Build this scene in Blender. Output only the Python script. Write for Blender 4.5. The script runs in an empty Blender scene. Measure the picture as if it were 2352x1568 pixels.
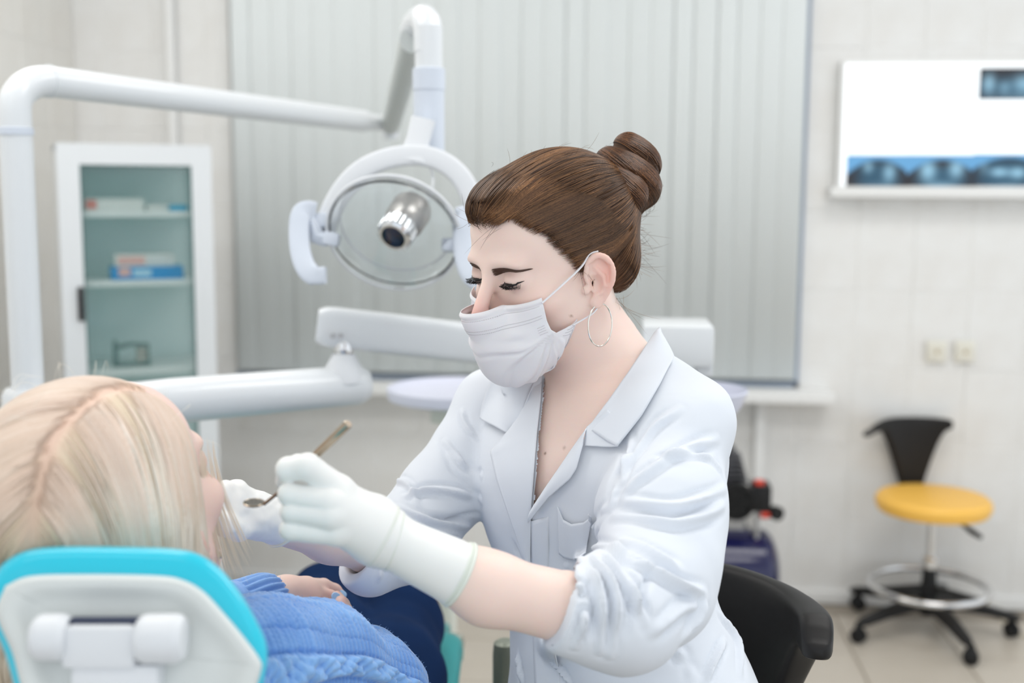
import bpy, bmesh, math, random
import numpy as np
from mathutils import Vector, Matrix, noise
random.seed(7); rng = np.random.default_rng(7)
PI = math.pi
sc = bpy.context.scene
COL = sc.collection

# ------------------------------------------------------------------ camera
FPX, CX, CY = 2700.0, 1176.0, 784.0
EYE = Vector((0, 0, 1.42))
CROT = (Matrix.Rotation(math.radians(5.0), 3, 'Z') @ Matrix.Rotation(math.radians(90 - 7.2), 3, 'X')
        @ Matrix.Rotation(math.radians(0.3), 3, 'Z'))
cam_d = bpy.data.cameras.new('camera')
cam_d.sensor_width = 36.0
cam_d.lens = FPX / 2352.0 * 36.0
cam_d.clip_start = 0.05
cam_d.dof.use_dof = True
cam_d.dof.focus_distance = 1.27
cam_d.dof.aperture_fstop = 2.9
cam = bpy.data.objects.new('camera', cam_d)
cam.matrix_world = Matrix.Translation(EYE) @ CROT.to_4x4()
COL.objects.link(cam)
sc.camera = cam

# ------------------------------------------------------------------ light
w = bpy.data.worlds.new('room_daylight'); sc.world = w; w.use_nodes = True
w.node_tree.nodes['Background'].inputs[0].default_value = (0.90, 0.955, 1.0, 1)
w.node_tree.nodes['Background'].inputs[1].default_value = 1.10

def area_light(x, y, z, sx, sy, watts, col=(1, 0.985, 0.96), rx=0.0):
    l = bpy.data.lights.new('ceiling_lamp_light', 'AREA'); l.shape = 'RECTANGLE'
    l.size = sx; l.size_y = sy; l.energy = watts; l.color = col
    o = bpy.data.objects.new('ceiling_lamp_light', l); o.location = (x, y, z)
    o.rotation_euler = (rx, 0, 0); COL.objects.link(o)
LAMPS = [(-1.1, 0.0), (0.7, 0.0), (-1.2, 1.5), (0.8, 1.5), (-1.3, 2.75), (1.1, 2.75)]
for lx, ly in LAMPS:
    area_light(lx, ly, 2.73, 1.2, 0.55, 3.5 if ly < 1 else (12.5 if ly < 2 else 11.5))
sc.view_settings.view_transform = 'Standard'
sc.view_settings.look = 'None'
sc.view_settings.gamma = 1.0
sc.view_settings.use_curve_mapping = False
sc.view_settings.exposure = 0.14

# ------------------------------------------------------------------ pixel <-> world helpers
def ray(px, py):
    return (CROT @ Vector(((px - CX) / FPX, -(py - CY) / FPX, -1.0)))
def P(px, py, D):                      # point seen at (px,py) at depth D along the view axis
    return EYE + ray(px, py) * D
def on_y(px, py, y):
    r = ray(px, py); return EYE + r * (y / r.y)
def on_z(px, py, z=0.0):
    r = ray(px, py); return EYE + r * ((z - EYE.z) / r.z)
CX3 = np.array(CROT)                   # columns: right, up, back
EYEN = np.array(EYE)
def depth_at(p):
    return float(-(np.array(p) - EYEN) @ CX3[:, 2])
def project(pts):
    q = (np.asarray(pts) - EYEN) @ CX3
    d = -q[:, 2]
    return np.stack([CX + FPX * q[:, 0] / d, CY - FPX * q[:, 1] / d, d], 1)

# ------------------------------------------------------------------ materials
MATS = {}
def mat(name, color=(0.8, 0.8, 0.8), rough=0.5, metal=0.0, spec=0.5, sss=0.0, emit=None, estr=1.0, coat=0.0,
        trans=0.0, ior=1.45, bump=None, var=None, attr=None, sheen=0.0, alpha=1.0, ssr=(1, 0.3, 0.15), ss_scale=0.01, back=None):
    if name in MATS: return MATS[name]
    m = bpy.data.materials.new(name); m.use_nodes = True
    nt = m.node_tree; b = nt.nodes['Principled BSDF']
    b.inputs['Base Color'].default_value = (*color, 1)
    b.inputs['Roughness'].default_value = rough
    b.inputs['Metallic'].default_value = metal
    b.inputs['Specular IOR Level'].default_value = spec
    b.inputs['IOR'].default_value = ior
    b.inputs['Transmission Weight'].default_value = trans
    b.inputs['Coat Weight'].default_value = coat
    b.inputs['Sheen Weight'].default_value = sheen
    b.inputs['Alpha'].default_value = alpha
    if sss:
        b.inputs['Subsurface Weight'].default_value = sss
        b.inputs['Subsurface Radius'].default_value = ssr
        b.inputs['Subsurface Scale'].default_value = ss_scale
    if emit:
        b.inputs['Emission Color'].default_value = (*emit, 1)
        b.inputs['Emission Strength'].default_value = estr
    tc = nt.nodes.new('ShaderNodeTexCoord')
    col_socket = None
    if attr:
        a = nt.nodes.new('ShaderNodeVertexColor'); a.layer_name = attr
        col_socket = a.outputs['Color']
    if var:                             # (scale, amount, second colour)
        n = nt.nodes.new('ShaderNodeTexNoise'); n.inputs['Scale'].default_value = var[0]
        n.inputs['Detail'].default_value = 5
        nt.links.new(tc.outputs['Object'], n.inputs['Vector'])
        r = nt.nodes.new('ShaderNodeMapRange'); r.inputs[1].default_value = 0.35; r.inputs[2].default_value = 0.7
        r.inputs[3].default_value = 0; r.inputs[4].default_value = var[1]
        nt.links.new(n.outputs['Fac'], r.inputs[0])
        mx = nt.nodes.new('ShaderNodeMix'); mx.data_type = 'RGBA'
        nt.links.new(r.outputs[0], mx.inputs[0])
        if col_socket: nt.links.new(col_socket, mx.inputs[6])
        else: mx.inputs[6].default_value = (*color, 1)
        mx.inputs[7].default_value = (*var[2], 1)
        col_socket = mx.outputs[2]
    if col_socket: nt.links.new(col_socket, b.inputs['Base Color'])
    if bump:                            # (scale, strength, distance)
        n = nt.nodes.new('ShaderNodeTexNoise'); n.inputs['Scale'].default_value = bump[0]
        n.inputs['Detail'].default_value = 6
        nt.links.new(tc.outputs['Object'], n.inputs['Vector'])
        bp = nt.nodes.new('ShaderNodeBump'); bp.inputs['Strength'].default_value = bump[1]
        bp.inputs['Distance'].default_value = bump[2]
        nt.links.new(n.outputs['Fac'], bp.inputs['Height'])
        nt.links.new(bp.outputs['Normal'], b.inputs['Normal'])
    MATS[name] = m
    return m

M_WHITE = mat('white_enamel', (0.72, 0.745, 0.77), 0.28, coat=0.3)
M_WHITEPL = mat('white_plastic', (0.73, 0.75, 0.78), 0.4)
M_BLUEW = mat('cool_white_plastic', (0.62, 0.67, 0.755), 0.4)
M_TILE = mat('wall_tile_glaze', (0.80, 0.80, 0.79), 0.16, var=(9, 0.75, (0.745, 0.73, 0.705)), spec=0.5)
M_TILEB = mat('side_wall_tile_glaze', (0.80, 0.785, 0.75), 0.2, var=(7, 0.7, (0.75, 0.72, 0.67)))
M_GROUT = mat('tile_grout', (0.84, 0.83, 0.81), 0.8)
M_FLOOR = mat('floor_tile_beige', (0.56, 0.51, 0.44), 0.3, var=(6, 0.5, (0.50, 0.45, 0.38)))
M_FGROUT = mat('floor_grout', (0.36, 0.32, 0.27), 0.85)
M_PAINT = mat('white_paint', (0.80, 0.80, 0.79), 0.45)
M_CEIL = mat('ceiling_paint', (0.82, 0.82, 0.81), 0.8)
M_SLAT = mat('blind_fabric', (0.78, 0.82, 0.825), 0.75, bump=(60, 0.15, 0.002))
M_FRSHADOW = mat('blue_grey_frame_shadow', (0.30, 0.36, 0.45), 0.4)
M_DGLASS = mat('dim_outdoors_glass', (0.33, 0.40, 0.42), 0.12)  # opaque pane, its dark colour stands for the dim outdoors
M_BLACKPL = mat('black_plastic', (0.012, 0.012, 0.013), 0.45, spec=0.35)
M_BLACKLEATHER = mat('black_upholstery', (0.014, 0.013, 0.013), 0.45, spec=0.3, bump=(900, 0.12, 0.0004))
M_CHROME = mat('chrome', (0.75, 0.75, 0.76), 0.12, metal=1)
M_STEEL = mat('brushed_steel', (0.40, 0.34, 0.27), 0.24, metal=1)
M_YELLOW = mat('yellow_vinyl', (0.94, 0.54, 0.10), 0.42)
M_TEAL = mat('teal_vinyl', (0.01, 0.56, 0.74), 0.3, coat=0.4)
M_TEALD = mat('teal_seat_vinyl', (0.0, 0.28, 0.29), 0.35)
M_NAVYTANK = mat('navy_tank_enamel', (0.007, 0.008, 0.06), 0.15, coat=0.3)
M_GREYMET = mat('cast_aluminium', (0.45, 0.45, 0.46), 0.4, metal=0.8)
M_RED = mat('red_plastic', (0.75, 0.06, 0.03), 0.4)
M_GLASS = mat('cabinet_glass', (0.10, 0.32, 0.30), 0.05, alpha=0.16, spec=0.8)

# ------------------------------------------------------------------ object helpers
def link(o, parent=None):
    COL.objects.link(o)
    if parent is not None: o.parent = parent
    return o
def thing(name, label, cat, loc=(0, 0, 0), rotz=0.0, group=None):
    o = bpy.data.objects.new(name, None); o.empty_display_size = 0.05
    o.location = loc; o.rotation_euler = (0, 0, rotz)
    o['label'] = label; o['category'] = cat
    if group: o['group'] = group
    COL.objects.link(o); return o
def tag(o, label, cat, group=None):
    o['label'] = label; o['category'] = cat
    if group: o['group'] = group
    return o
def struct(o): o['kind'] = 'structure'; return o
def mesh_from(name, verts, faces, m, parent=None, smooth=True, world=True, cols=None):
    """verts given in world space; the object stays at its parent's base"""
    me = bpy.data.meshes.new(name)
    V = np.asarray(verts, dtype=np.float32).reshape(-1, 3)
    if world and parent is not None:
        MI = parent_world(parent).inverted()
        A = np.array(MI)
        V = V @ A[:3, :3].T + A[:3, 3]
    if isinstance(faces, np.ndarray):
        n = faces.shape[1]; F = faces.astype(np.int32)
        me.vertices.add(len(V)); me.vertices.foreach_set('co', V.astype(np.float32).ravel())
        me.loops.add(F.size); me.loops.foreach_set('vertex_index', F.ravel())
        me.polygons.add(len(F)); me.polygons.foreach_set('loop_start', np.arange(0, F.size, n, dtype=np.int32))
        me.polygons.foreach_set('loop_total', np.full(len(F), n, dtype=np.int32))
        me.update(calc_edges=True)
        me.validate()
    else:
        me.from_pydata([tuple(map(float, v)) for v in V], [], faces)
    if smooth: me.polygons.foreach_set('use_smooth', [True] * len(me.polygons))
    if cols is not None:
        ca = me.color_attributes.new('Col', 'FLOAT_COLOR', 'POINT')
        c = np.ones((len(V), 4), dtype=np.float32); c[:, :3] = cols
        ca.data.foreach_set('color', c.ravel())
    me.materials.append(m)
    o = bpy.data.objects.new(name, me)
    return link(o, parent)
def parent_world(p):
    M = Matrix.Identity(4)
    while p is not None:
        M = (Matrix.Translation(p.location) @ p.rotation_euler.to_matrix().to_4x4()) @ M
        p = p.parent
    return M

class MB:
    """collects shapes (world space) into one mesh"""
    def __init__(s): s.v = []; s.f = []
    def add(s, v, f):
        n = len(s.v); s.v += [tuple(x) for x in v]; s.f += [tuple(i + n for i in q) for q in f]; return s
    def box(s, c, size, R=None, bev=0.0):
        bm = bmesh.new(); bmesh.ops.create_cube(bm, size=1)
        for v in bm.verts: v.co = Vector((v.co.x * size[0], v.co.y * size[1], v.co.z * size[2]))
        if bev > 0: bmesh.ops.bevel(bm, geom=list(bm.edges), offset=bev, segments=2, profile=0.6, affect='EDGES')
        bm.verts.index_update()
        R3 = R or Matrix.Identity(3)
        s.add([R3 @ v.co + Vector(c) for v in bm.verts], [[v.index for v in f.verts] for f in bm.faces]); bm.free(); return s
    def tube(s, pts, rad, n=20, cap=True, flat=None, up=None):
        """swept tube; flat=(a,b) scales the section sideways / along up"""
        pts = [Vector(p) for p in pts]; k = len(pts)
        rads = rad if isinstance(rad, (list, tuple)) else [rad] * k
        vs = []; fs = []; pn = None
        for i, p in enumerate(pts):
            t = (pts[min(i + 1, k - 1)] - pts[max(i - 1, 0)])
            t = t.normalized() if t.length > 1e-9 else Vector((0, 0, 1))
            if up is not None: ref = Vector(up)
            elif pn is not None: ref = pn
            else: ref = Vector((0, 0, 1)) if abs(t.z) < 0.9 else Vector((1, 0, 0))
            u = (ref - t * ref.dot(t)).normalized(); v = t.cross(u); pn = u
            for j in range(n):
                a = 2 * PI * j / n
                ca, sa = math.cos(a), math.sin(a)
                if flat:
                    e = 0.45
                    ca = math.copysign(abs(ca) ** e, ca) * flat[0]; sa = math.copysign(abs(sa) ** e, sa) * flat[1]
                vs.append(p + (u * sa + v * ca) * rads[i])
        for i in range(k - 1):
            for j in range(n):
                fs.append((i * n + j, i * n + (j + 1) % n, (i + 1) * n + (j + 1) % n, (i + 1) * n + j))
        if cap:
            fs.append(tuple(range(n - 1, -1, -1))); fs.append(tuple((k - 1) * n + j for j in range(n)))
        return s.add(vs, fs)
    def lathe(s, prof, c=(0, 0, 0), R=None, n=40, sx=1.0, sy=1.0, ends=True):
        vs = []; fs = []; R3 = R or Matrix.Identity(3)
        for r, z in prof:
            for j in range(n):
                a = 2 * PI * j / n
                vs.append(R3 @ Vector((r * sx * math.cos(a), r * sy * math.sin(a), z)) + Vector(c))
        for i in range(len(prof) - 1):
            for j in range(n):
                fs.append((i * n + j, i * n + (j + 1) % n, (i + 1) * n + (j + 1) % n, (i + 1) * n + j))
        if ends and prof[0][0] > 1e-5: fs.append(tuple(range(n - 1, -1, -1)))
        if ends and prof[-1][0] > 1e-5: fs.append(tuple((len(prof) - 1) * n + j for j in range(n)))
        return s.add(vs, fs)
    def build(s, name, m, parent=None, smooth=True, auto=True):
        o = mesh_from(name, s.v, s.f, m, parent, smooth)
        if smooth and auto: sharp(o)
        return o
def sharp(o, ang=35):
    me = o.data
    bm = bmesh.new(); bm.from_mesh(me); bmesh.ops.remove_doubles(bm, verts=bm.verts, dist=1e-6)
    bmesh.ops.recalc_face_normals(bm, faces=bm.faces)
    lim = math.radians(ang)
    for e in bm.edges:
        if len(e.link_faces) == 2 and e.calc_face_angle(0) > lim: e.smooth = False
    bm.to_mesh(me); bm.free()
def box_between(mb, p0, p1, bev=0.0):
    p0, p1 = Vector(p0), Vector(p1)
    mb.box((p0 + p1) / 2, [abs(p1[i] - p0[i]) for i in range(3)], bev=bev); return mb
def sm(pts, n=8):
    """Catmull-Rom through points"""
    pts = [Vector(p) for p in pts]; out = []
    q = [pts[0] * 2 - pts[1]] + pts + [pts[-1] * 2 - pts[-2]]
    for i in range(1, len(q) - 2):
        a, b, c, d = q[i - 1], q[i], q[i + 1], q[i + 2]
        for k in range(n):
            t = k / n
            out.append(0.5 * ((2 * b) + (c - a) * t + (2 * a - 5 * b + 4 * c - d) * t * t + (-a + 3 * b - 3 * c + d) * t ** 3))
    out.append(pts[-1]); return out
def axes(z, xref):
    z = Vector(z).normalized(); x = Vector(xref); x = (x - z * x.dot(z)).normalized(); y = z.cross(x)
    return Matrix((x, y, z)).transposed()
# ------------------------------------------------------------------ the room
YW = on_z(2075, 1388).y                       # back wall plane
XL = on_y(172, 200, YW).x                     # left corner
XR, YB, ZC = 2.6, -1.2, 2.78
WIN0, WIN1 = on_y(532, 300, YW), on_y(1838, 500, YW)
WZ0 = on_y(1300, 872, YW).z
WX0, WX1, WZ1 = WIN0.x, WIN1.x, 2.5
TW, TH = 0.187, 0.268
o = struct(box_between(MB(), (XL - 0.1, YB, -0.08), (XR, YW + 0.3, -0.006)).build('floor', M_FGROUT, smooth=False))
floor = o
o = struct(box_between(MB(), (XL - 0.1, YB, ZC), (XR, YW + 0.3, ZC + 0.08)).build('ceiling', M_CEIL, smooth=False))
# back wall around the window opening
mb = MB()
box_between(mb, (XL - 0.1, YW, 0), (WX0, YW + 0.3, ZC)); box_between(mb, (WX1, YW, 0), (XR, YW + 0.3, ZC))
box_between(mb, (WX0, YW, 0), (WX1, YW + 0.3, WZ0)); box_between(mb, (WX0, YW, WZ1), (WX1, YW + 0.3, ZC))
wall_back = struct(mb.build('wall_back', M_GROUT, smooth=False))
wall_left = struct(box_between(MB(), (XL - 0.1, YB, 0), (XL, YW, ZC)).build('wall_left', M_GROUT, smooth=False))

def piece_mesh(name, sx, sy, sz, m, bev=0.0015):
    """tile with its back on the local y=0 plane, facing -y"""
    mb = MB(); x0, x1, y0, z0, z1 = -sx / 2, sx / 2, -sy, -sz / 2, sz / 2
    b = bev * 1.4
    v = [(x0, 0, z0), (x1, 0, z0), (x1, 0, z1), (x0, 0, z1), (x0 + b, y0, z0 + b), (x1 - b, y0, z0 + b), (x1 - b, y0, z1 - b), (x0 + b, y0, z1 - b)]
    f = [(4, 5, 6, 7), (0, 1, 5, 4), (1, 2, 6, 5), (2, 3, 7, 6), (3, 0, 4, 7)]
    me = bpy.data.meshes.new(name); me.from_pydata(v, [], f); me.materials.append(m); return me
TILE_CACHE = {}
def put_tile(name, sx, sz, th, m, loc, parent, rot=(0, 0, 0)):
    key = (name, round(sx, 3), round(sz, 3), m.name)
    if key not in TILE_CACHE: TILE_CACHE[key] = piece_mesh(name, sx, th, sz, m)
    o = bpy.data.objects.new(name, TILE_CACHE[key]); o.location = loc; o.rotation_euler = rot
    return link(o, parent)
# tiles on the back wall (clipped round the window)
j0x = on_y(2080, 1000, YW).x; j0z = on_y(2075, 1025, YW).z
cols_ = []
x = j0x
while x > XL: x -= TW
g = 0.0025
z0row = j0z
while z0row > 0.02: z0row -= TH
xs = []
xx = x
while xx < XR - 0.3: xs.append(xx); xx += TW
zs = []
zz = z0row
while zz < ZC: zs.append(zz); zz += TH
def clip_rect(a0, a1, b0, b1):
    """tile rectangle minus window -> list of rectangles"""
    a0 = max(a0, XL); b0 = max(b0, 0.0); b1 = min(b1, ZC)
    if a1 <= a0 or b1 <= b0: return []
    if a1 <= WX0 or a0 >= WX1 or b1 <= WZ0 or b0 >= WZ1: return [(a0, a1, b0, b1)]
    out = []
    if a0 < WX0: out.append((a0, WX0, b0, b1))
    if a1 > WX1: out.append((WX1, a1, b0, b1))
    m0, m1 = max(a0, WX0), min(a1, WX1)
    if b0 < WZ0: out.append((m0, m1, b0, WZ0))
    if b1 > WZ1: out.append((m0, m1, WZ1, b1))
    return out
for a in xs:
    for b in zs:
        for (a0, a1, b0, b1) in clip_rect(a, a + TW, b, b + TH):
            if a1 - a0 > 0.012 and b1 - b0 > 0.012:
                o = put_tile('tile', a1 - a0 - g, b1 - b0 - g, 0.0025, M_TILE, ((a0 + a1) / 2, YW, (b0 + b1) / 2), wall_back,
                             (random.uniform(-1, 1) * 0.004, 0, random.uniform(-1, 1) * 0.004))
# side wall tiles: only the stretch the frame takes in
y = YW - 0.006
while y - TW > YW - 2.3:
    for b in zs:
        b0, b1 = max(b, 0), min(b + TH, ZC)
        if b1 - b0 > 0.012:
            put_tile('tile', TW - g, b1 - b0 - g, 0.0025, M_TILEB, (XL, y - TW / 2, (b0 + b1) / 2), wall_left, (0, 0, PI / 2 + random.uniform(-1, 1) * 0.003))
    y -= TW
# floor tiles
FT = 0.33
fa = math.radians(0)
p = on_z(1960, 1500)
for i in range(-7, 8):
    for j in range(-7, 4):
        cx, cy = p.x + (i + 0.5) * FT, p.y + (j + 0.5) * FT
        if XL + 0.16 < cx < XR - 0.16 and 0.4 < cy < YW - 0.0:
            h = min(FT, (YW - (cy - FT / 2)))
            put_tile('tile', FT - 0.005, h - 0.005, 0.006, M_FLOOR, (cx, cy - FT / 2 + h / 2, -0.006), floor, (-PI / 2, 0, 0))
# baseboards
zb = on_y(2075, 1360, YW).z
struct(box_between(MB(), (XL + 0.004, YW - 0.022, 0), (XR - 0.1, YW - 0.0005, zb), bev=0.003).build('baseboard_back', M_PAINT))
struct(box_between(MB(), (XL + 0.0005, YW - 2.4, 0), (XL + 0.02, YW - 0.022, zb), bev=0.003).build('baseboard_left', M_PAINT))
# vertical white strip in the corner area and the tall riser by the window
xp = on_y(400, 200, YW).x
mb = MB().tube([(xp, YW - 0.026, 0.0), (xp, YW - 0.026, ZC)], 0.0185, n=16)
for zc in (0.5, 2.2): mb.tube([(xp, YW - 0.026, zc), (xp, YW - 0.001, zc)], 0.006, n=8)
tag(mb.build('heating_pipe', M_PAINT), 'white vertical heating pipe on the tiled wall above the glass cabinet', 'pipe')
# boxed-in pipe under the sill
xq = on_y(1750, 1050, YW).x
mb = MB(); box_between(mb, (xq - 0.03, YW - 0.035, 0), (xq + 0.004, YW - 0.0065, on_y(1750, 920, YW).z - 0.002), bev=0.003)
struct(mb.build('trim_1', M_PAINT))
# window: sill, frame, glass, blinds
win = bpy.data.objects.new('window_1', None); win.location = ((WX0 + WX1) / 2, YW, WZ0); COL.objects.link(win); struct(win)
sz1 = on_y(1915, 884, YW).z; sx1 = on_y(1916, 900, YW).x
sz0 = on_y(1600, 922, YW - 0.12).z
mb = MB(); box_between(mb, (WX0 - 0.04, YW - 0.13, sz0), (sx1 - 0.02, YW + 0.12, sz0 + 0.036), bev=0.004); mb.build('window_sill', M_PAINT, win)
mb = MB(); fw = 0.05; yf = YW + 0.13
box_between(mb, (WX0, yf, sz0 + 0.036), (WX0 + fw, yf + 0.05, WZ1)); box_between(mb, (WX1 - fw, yf, sz0 + 0.036), (WX1, yf + 0.05, WZ1))
box_between(mb, (WX0, yf, sz0 + 0.036), (WX1, yf + 0.05, sz0 + 0.036 + fw)); box_between(mb, (WX0, yf, WZ1 - fw), (WX1, yf + 0.05, WZ1))
for t in (0.34, 0.67): box_between(mb, (WX0 + (WX1 - WX0) * t - 0.03, yf, sz0 + 0.08), (WX0 + (WX1 - WX0) * t + 0.03, yf + 0.05, WZ1 - fw))
mb.build('window_frame', M_PAINT, win, smooth=False)
mb = MB(); box_between(mb, (WX0 + 0.02, yf + 0.02, sz0 + 0.05), (WX1 - 0.02, yf + 0.028, WZ1 - 0.02)); mb.build('window_pane', M_DGLASS, win, smooth=False)
# narrow grey blue strips that paint the window frame's shadow along the opening
mb = MB(); ws = 0.02
box_between(mb, (WX1 - 0.004, YW - 0.012, sz0 + 0.037), (WX1 + 0.012, YW - 0.0005, WZ1))
box_between(mb, (WX0, YW - 0.012, sz0 + 0.037), (WX1 + 0.012, YW - 0.0005, sz0 + 0.055))
mb.build('frame_shadow_strip', M_FRSHADOW, win, smooth=False)
# vertical blind
bl = thing('vertical_blind', 'pale grey vertical slat blind hanging closed across the window', 'blind', ((WX0 + WX1) / 2, YW - 0.03, WZ1))
mb = MB(); box_between(mb, (WX0 + 0.005, YW - 0.055, WZ1 - 0.02), (WX1 - 0.008, YW - 0.012, WZ1 + 0.03)); mb.build('head_rail', M_PAINT, bl, smooth=False)
zbot = on_y(700, 851, YW - 0.03).z
nsl = 27; sw = (WX1 - WX0 - 0.02) / nsl
def slat_mesh(wd, z0, z1):
    n = 8; vs = []; fs = []
    for side in (0, 1):
        for k in range(n + 1):
            x = (k / n - 0.5) * wd; yy = 0.0022 * (1 - (2 * k / n - 1) ** 2) + (0.0012 if side else 0)
            vs += [(x, -yy, z0), (x, -yy, z1)]
    m_ = 2 * (n + 1)
    for k in range(n):
        fs.append((2 * k, 2 * k + 2, 2 * k + 3, 2 * k + 1)); fs.append((m_ + 2 * k, m_ + 2 * k + 1, m_ + 2 * k + 3, m_ + 2 * k + 2))
    fs += [(0, 1, m_ + 1, m_), (2 * n, m_ + 2 * n, m_ + 2 * n + 1, 2 * n + 1)]
    for k in range(n): fs.append((2 * k, m_ + 2 * k, m_ + 2 * k + 2, 2 * k + 2))
    me = bpy.data.meshes.new('slat'); me.from_pydata(vs, [], fs); me.polygons.foreach_set('use_smooth', [k < 2 * n for k in range(len(fs))]); me.materials.append(M_SLAT)
    return me
sm_ = slat_mesh(sw * 1.12, zbot - WZ1, -0.02)
gap_x = [on_y(600, 300, YW - .03).x, on_y(1362, 300, YW - .03).x, on_y(1592, 600, YW - .03).x, on_y(1686, 700, YW - .03).x]
for i in range(nsl):
    o = bpy.data.objects.new('slat', sm_); xx = WX0 + 0.012 + sw * (i + 0.5)
    rz = random.uniform(-0.008, 0.008) + 0.012
    near = min(abs(xx + sw / 2 - q) for q in gap_x)
    if near < sw * 0.5: rz += 0.05; o.scale.x = 0.84
    o.location = (xx - bl.location.x, 0.0 , 0); o.rotation_euler = (random.uniform(-1, 1) * 0.002, 0, rz); link(o, bl)
# sockets
for i, px in enumerate((2150, 2215)):
    c = on_y(px, 806, YW - 0.007)
    s = thing('wall_socket', ['cream socket on the tiled wall, the one closer to the window', 'cream socket on the tiled wall, the one farther from the window'][i], 'socket', c, 0, 'pair of wall sockets')
    MB().box(c + Vector((0, -0.006, 0)), (0.066, 0.012, 0.072), bev=0.004).build('plate', mat('cream_plastic', (0.78, 0.76, 0.68), 0.4), s)
    R = Matrix.Rotation(PI / 2, 3, 'X')
    MB().lathe([(0.018, 0.0122), (0.023, 0.0122), (0.024, 0.0155), (0.020, 0.0160), (0.018, 0.0130)], c + Vector((0, 0, -0.002)), R, 28, ends=False).build('round_rim', mat('cream_plastic'), s)
    MB().lathe([(0, 0.0122), (0.0065, 0.0122), (0.0065, 0.0140), (0, 0.0140)], c + Vector((0, 0, -0.002)), R, 18).build('contact', mat('brown_contact', (0.48, 0.38, 0.22), 0.5), s)
# ceiling lamps (panel housings; the light itself is the area lamp inside)
for i, (lx, ly) in enumerate(LAMPS):
    mb = MB()
    for (a, b, c_, d) in ((-.63, -.30, .63, -.28), (-.63, .28, .63, .30), (-.63, -.28, -.61, .28), (.61, -.28, .63, .28)):
        box_between(mb, (lx + a, ly + b, 2.72), (lx + c_, ly + d, ZC))
    o = tag(mb.build('ceiling_lamp', M_PAINT, smooth=False), ['white framed panel lamp over the patient chair pole side', 'white framed panel lamp over the dentist stool', 'white framed panel lamp over the delivery arm', 'white framed panel lamp over the spittoon', 'white framed panel lamp closest to the window blind', 'white framed panel lamp above the light box corner'][i], 'lamp', 'panel lamps on the ceiling')
# ------------------------------------------------------------------ glass cabinet
def V3(*a): return Vector(a)
p0 = P(140, 620, 3.20); p1 = P(492, 620, 3.36)
ux = Vector((p1.x - p0.x, p1.y - p0.y, 0)); CW = ux.length; cab_ang = math.atan2(ux.y, ux.x)
cz = P(140, 328, 3.20).z
cab = thing('glass_cabinet', 'white metal cabinet with glazed door and black handle in the corner', 'cabinet', (p0.x, p0.y, 0), cab_ang)
CR = Matrix.Rotation(cab_ang, 3, 'Z')
def cl(x, y, z): return CR @ V3(x, y, z) + V3(p0.x, p0.y, 0)          # cabinet local -> world; x along front, y into the cabinet
def lb(mb, a, b, bev=0.0):
    a, b = Vector(a), Vector(b); c = (a + b) / 2
    return mb.box(cl(*c), [abs(b[i] - a[i]) for i in range(3)], CR, bev)
CD = 0.33
ds = CW / 352.0
mb = MB()
lb(mb, (0, 0.02, 0.08), (0.015, CD, cz)); lb(mb, (CW - 0.015, 0.02, 0.08), (CW, 0.05, cz)); lb(mb, (CW - 0.015, CD - 0.03, 0.08), (CW, CD, cz)); lb(mb, (CW - 0.015, 0.02, 0.08), (CW, CD, 0.16)); lb(mb, (0, 0.02, cz - 0.018), (CW, CD, cz))
lb(mb, (0, 0.02, 0.08), (CW, CD, 0.098)); lb(mb, (0.015, CD - 0.008, 0.09), (CW - 0.015, CD, cz))
for a in (0.01, CW - 0.04):
    for b in (0.03, CD - 0.04): lb(mb, (a, b, 0), (a + 0.03, b + 0.03, 0.08))
mb.build('body', M_WHITE, cab, smooth=False)
fl, fr_, ft = 50 * ds, 48 * ds, 50 * ds
mb = MB(); lb(mb, (0, 0, 0.09), (fl, 0.019, cz - 0.001)); lb(mb, (CW - fr_, 0, 0.09), (CW, 0.019, cz - 0.001))
lb(mb, (fl, 0, cz - ft), (CW - fr_, 0.019, cz - 0.001)); lb(mb, (fl, 0, 0.09), (CW - fr_, 0.019, 0.15))
dr = mb.build('door', M_WHITE, cab, smooth=False)
mb = MB(); lb(mb, (fl, 0.009, 0.15), (CW - fr_, 0.013, cz - ft)); mb.build('glass_pane', M_GLASS, dr, smooth=False)
zh0, zh1 = P(178, 740, 3.2).z, P(178, 660, 3.2).z
mb = MB(); lb(mb, (34 * ds, -0.012, zh0), (48 * ds, -0.0005, zh1), bev=0.004); mb.build('handle', M_BLACKPL, dr)
# gasket line around the glass
mb = MB()
for a, b in (((fl, 0.002, 0.15), (fl + 0.004, 0.009, cz - ft)), ((CW - fr_ - 0.004, 0.002, 0.15), (CW - fr_, 0.009, cz - ft)), ((fl, 0.002, cz - ft - 0.004), (CW - fr_, 0.009, cz - ft))): lb(mb, a, b)
mb.build('gasket', mat('dark_green_gasket', (0.05, 0.14, 0.13), 0.5), dr, smooth=False)
shz = [P(300, y, 3.33).z for y in (497, 655, 862)]
M_SHELF = mat('shelf_enamel', (0.80, 0.83, 0.83), 0.35)
for z in shz:
    mb = MB(); lb(mb, (0.016, 0.03, z), (CW - 0.016, CD - 0.009, z + 0.016)); mb.build('shelf', M_SHELF, cab, smooth=False)
inner = mat('cabinet_interior', (0.84, 0.93, 0.93), 0.5)
mb = MB(); lb(mb, (0.0155, CD - 0.0095, 0.1), (CW - 0.0155, CD - 0.0082, cz - 0.019)); lb(mb, (0.0152, 0.03, 0.1), (0.0162, CD - 0.01, cz - 0.019)); mb.build('lining', inner, cab, smooth=False)
mb = MB(); lb(mb, (CW - 0.010, 0.05, 0.16), (CW - 0.006, CD - 0.03, cz - 0.018)); mb.build('light_inlet_pane', M_GLASS, cab, smooth=False)  # unseen side, made of glass only to let light in to the shelves
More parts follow.
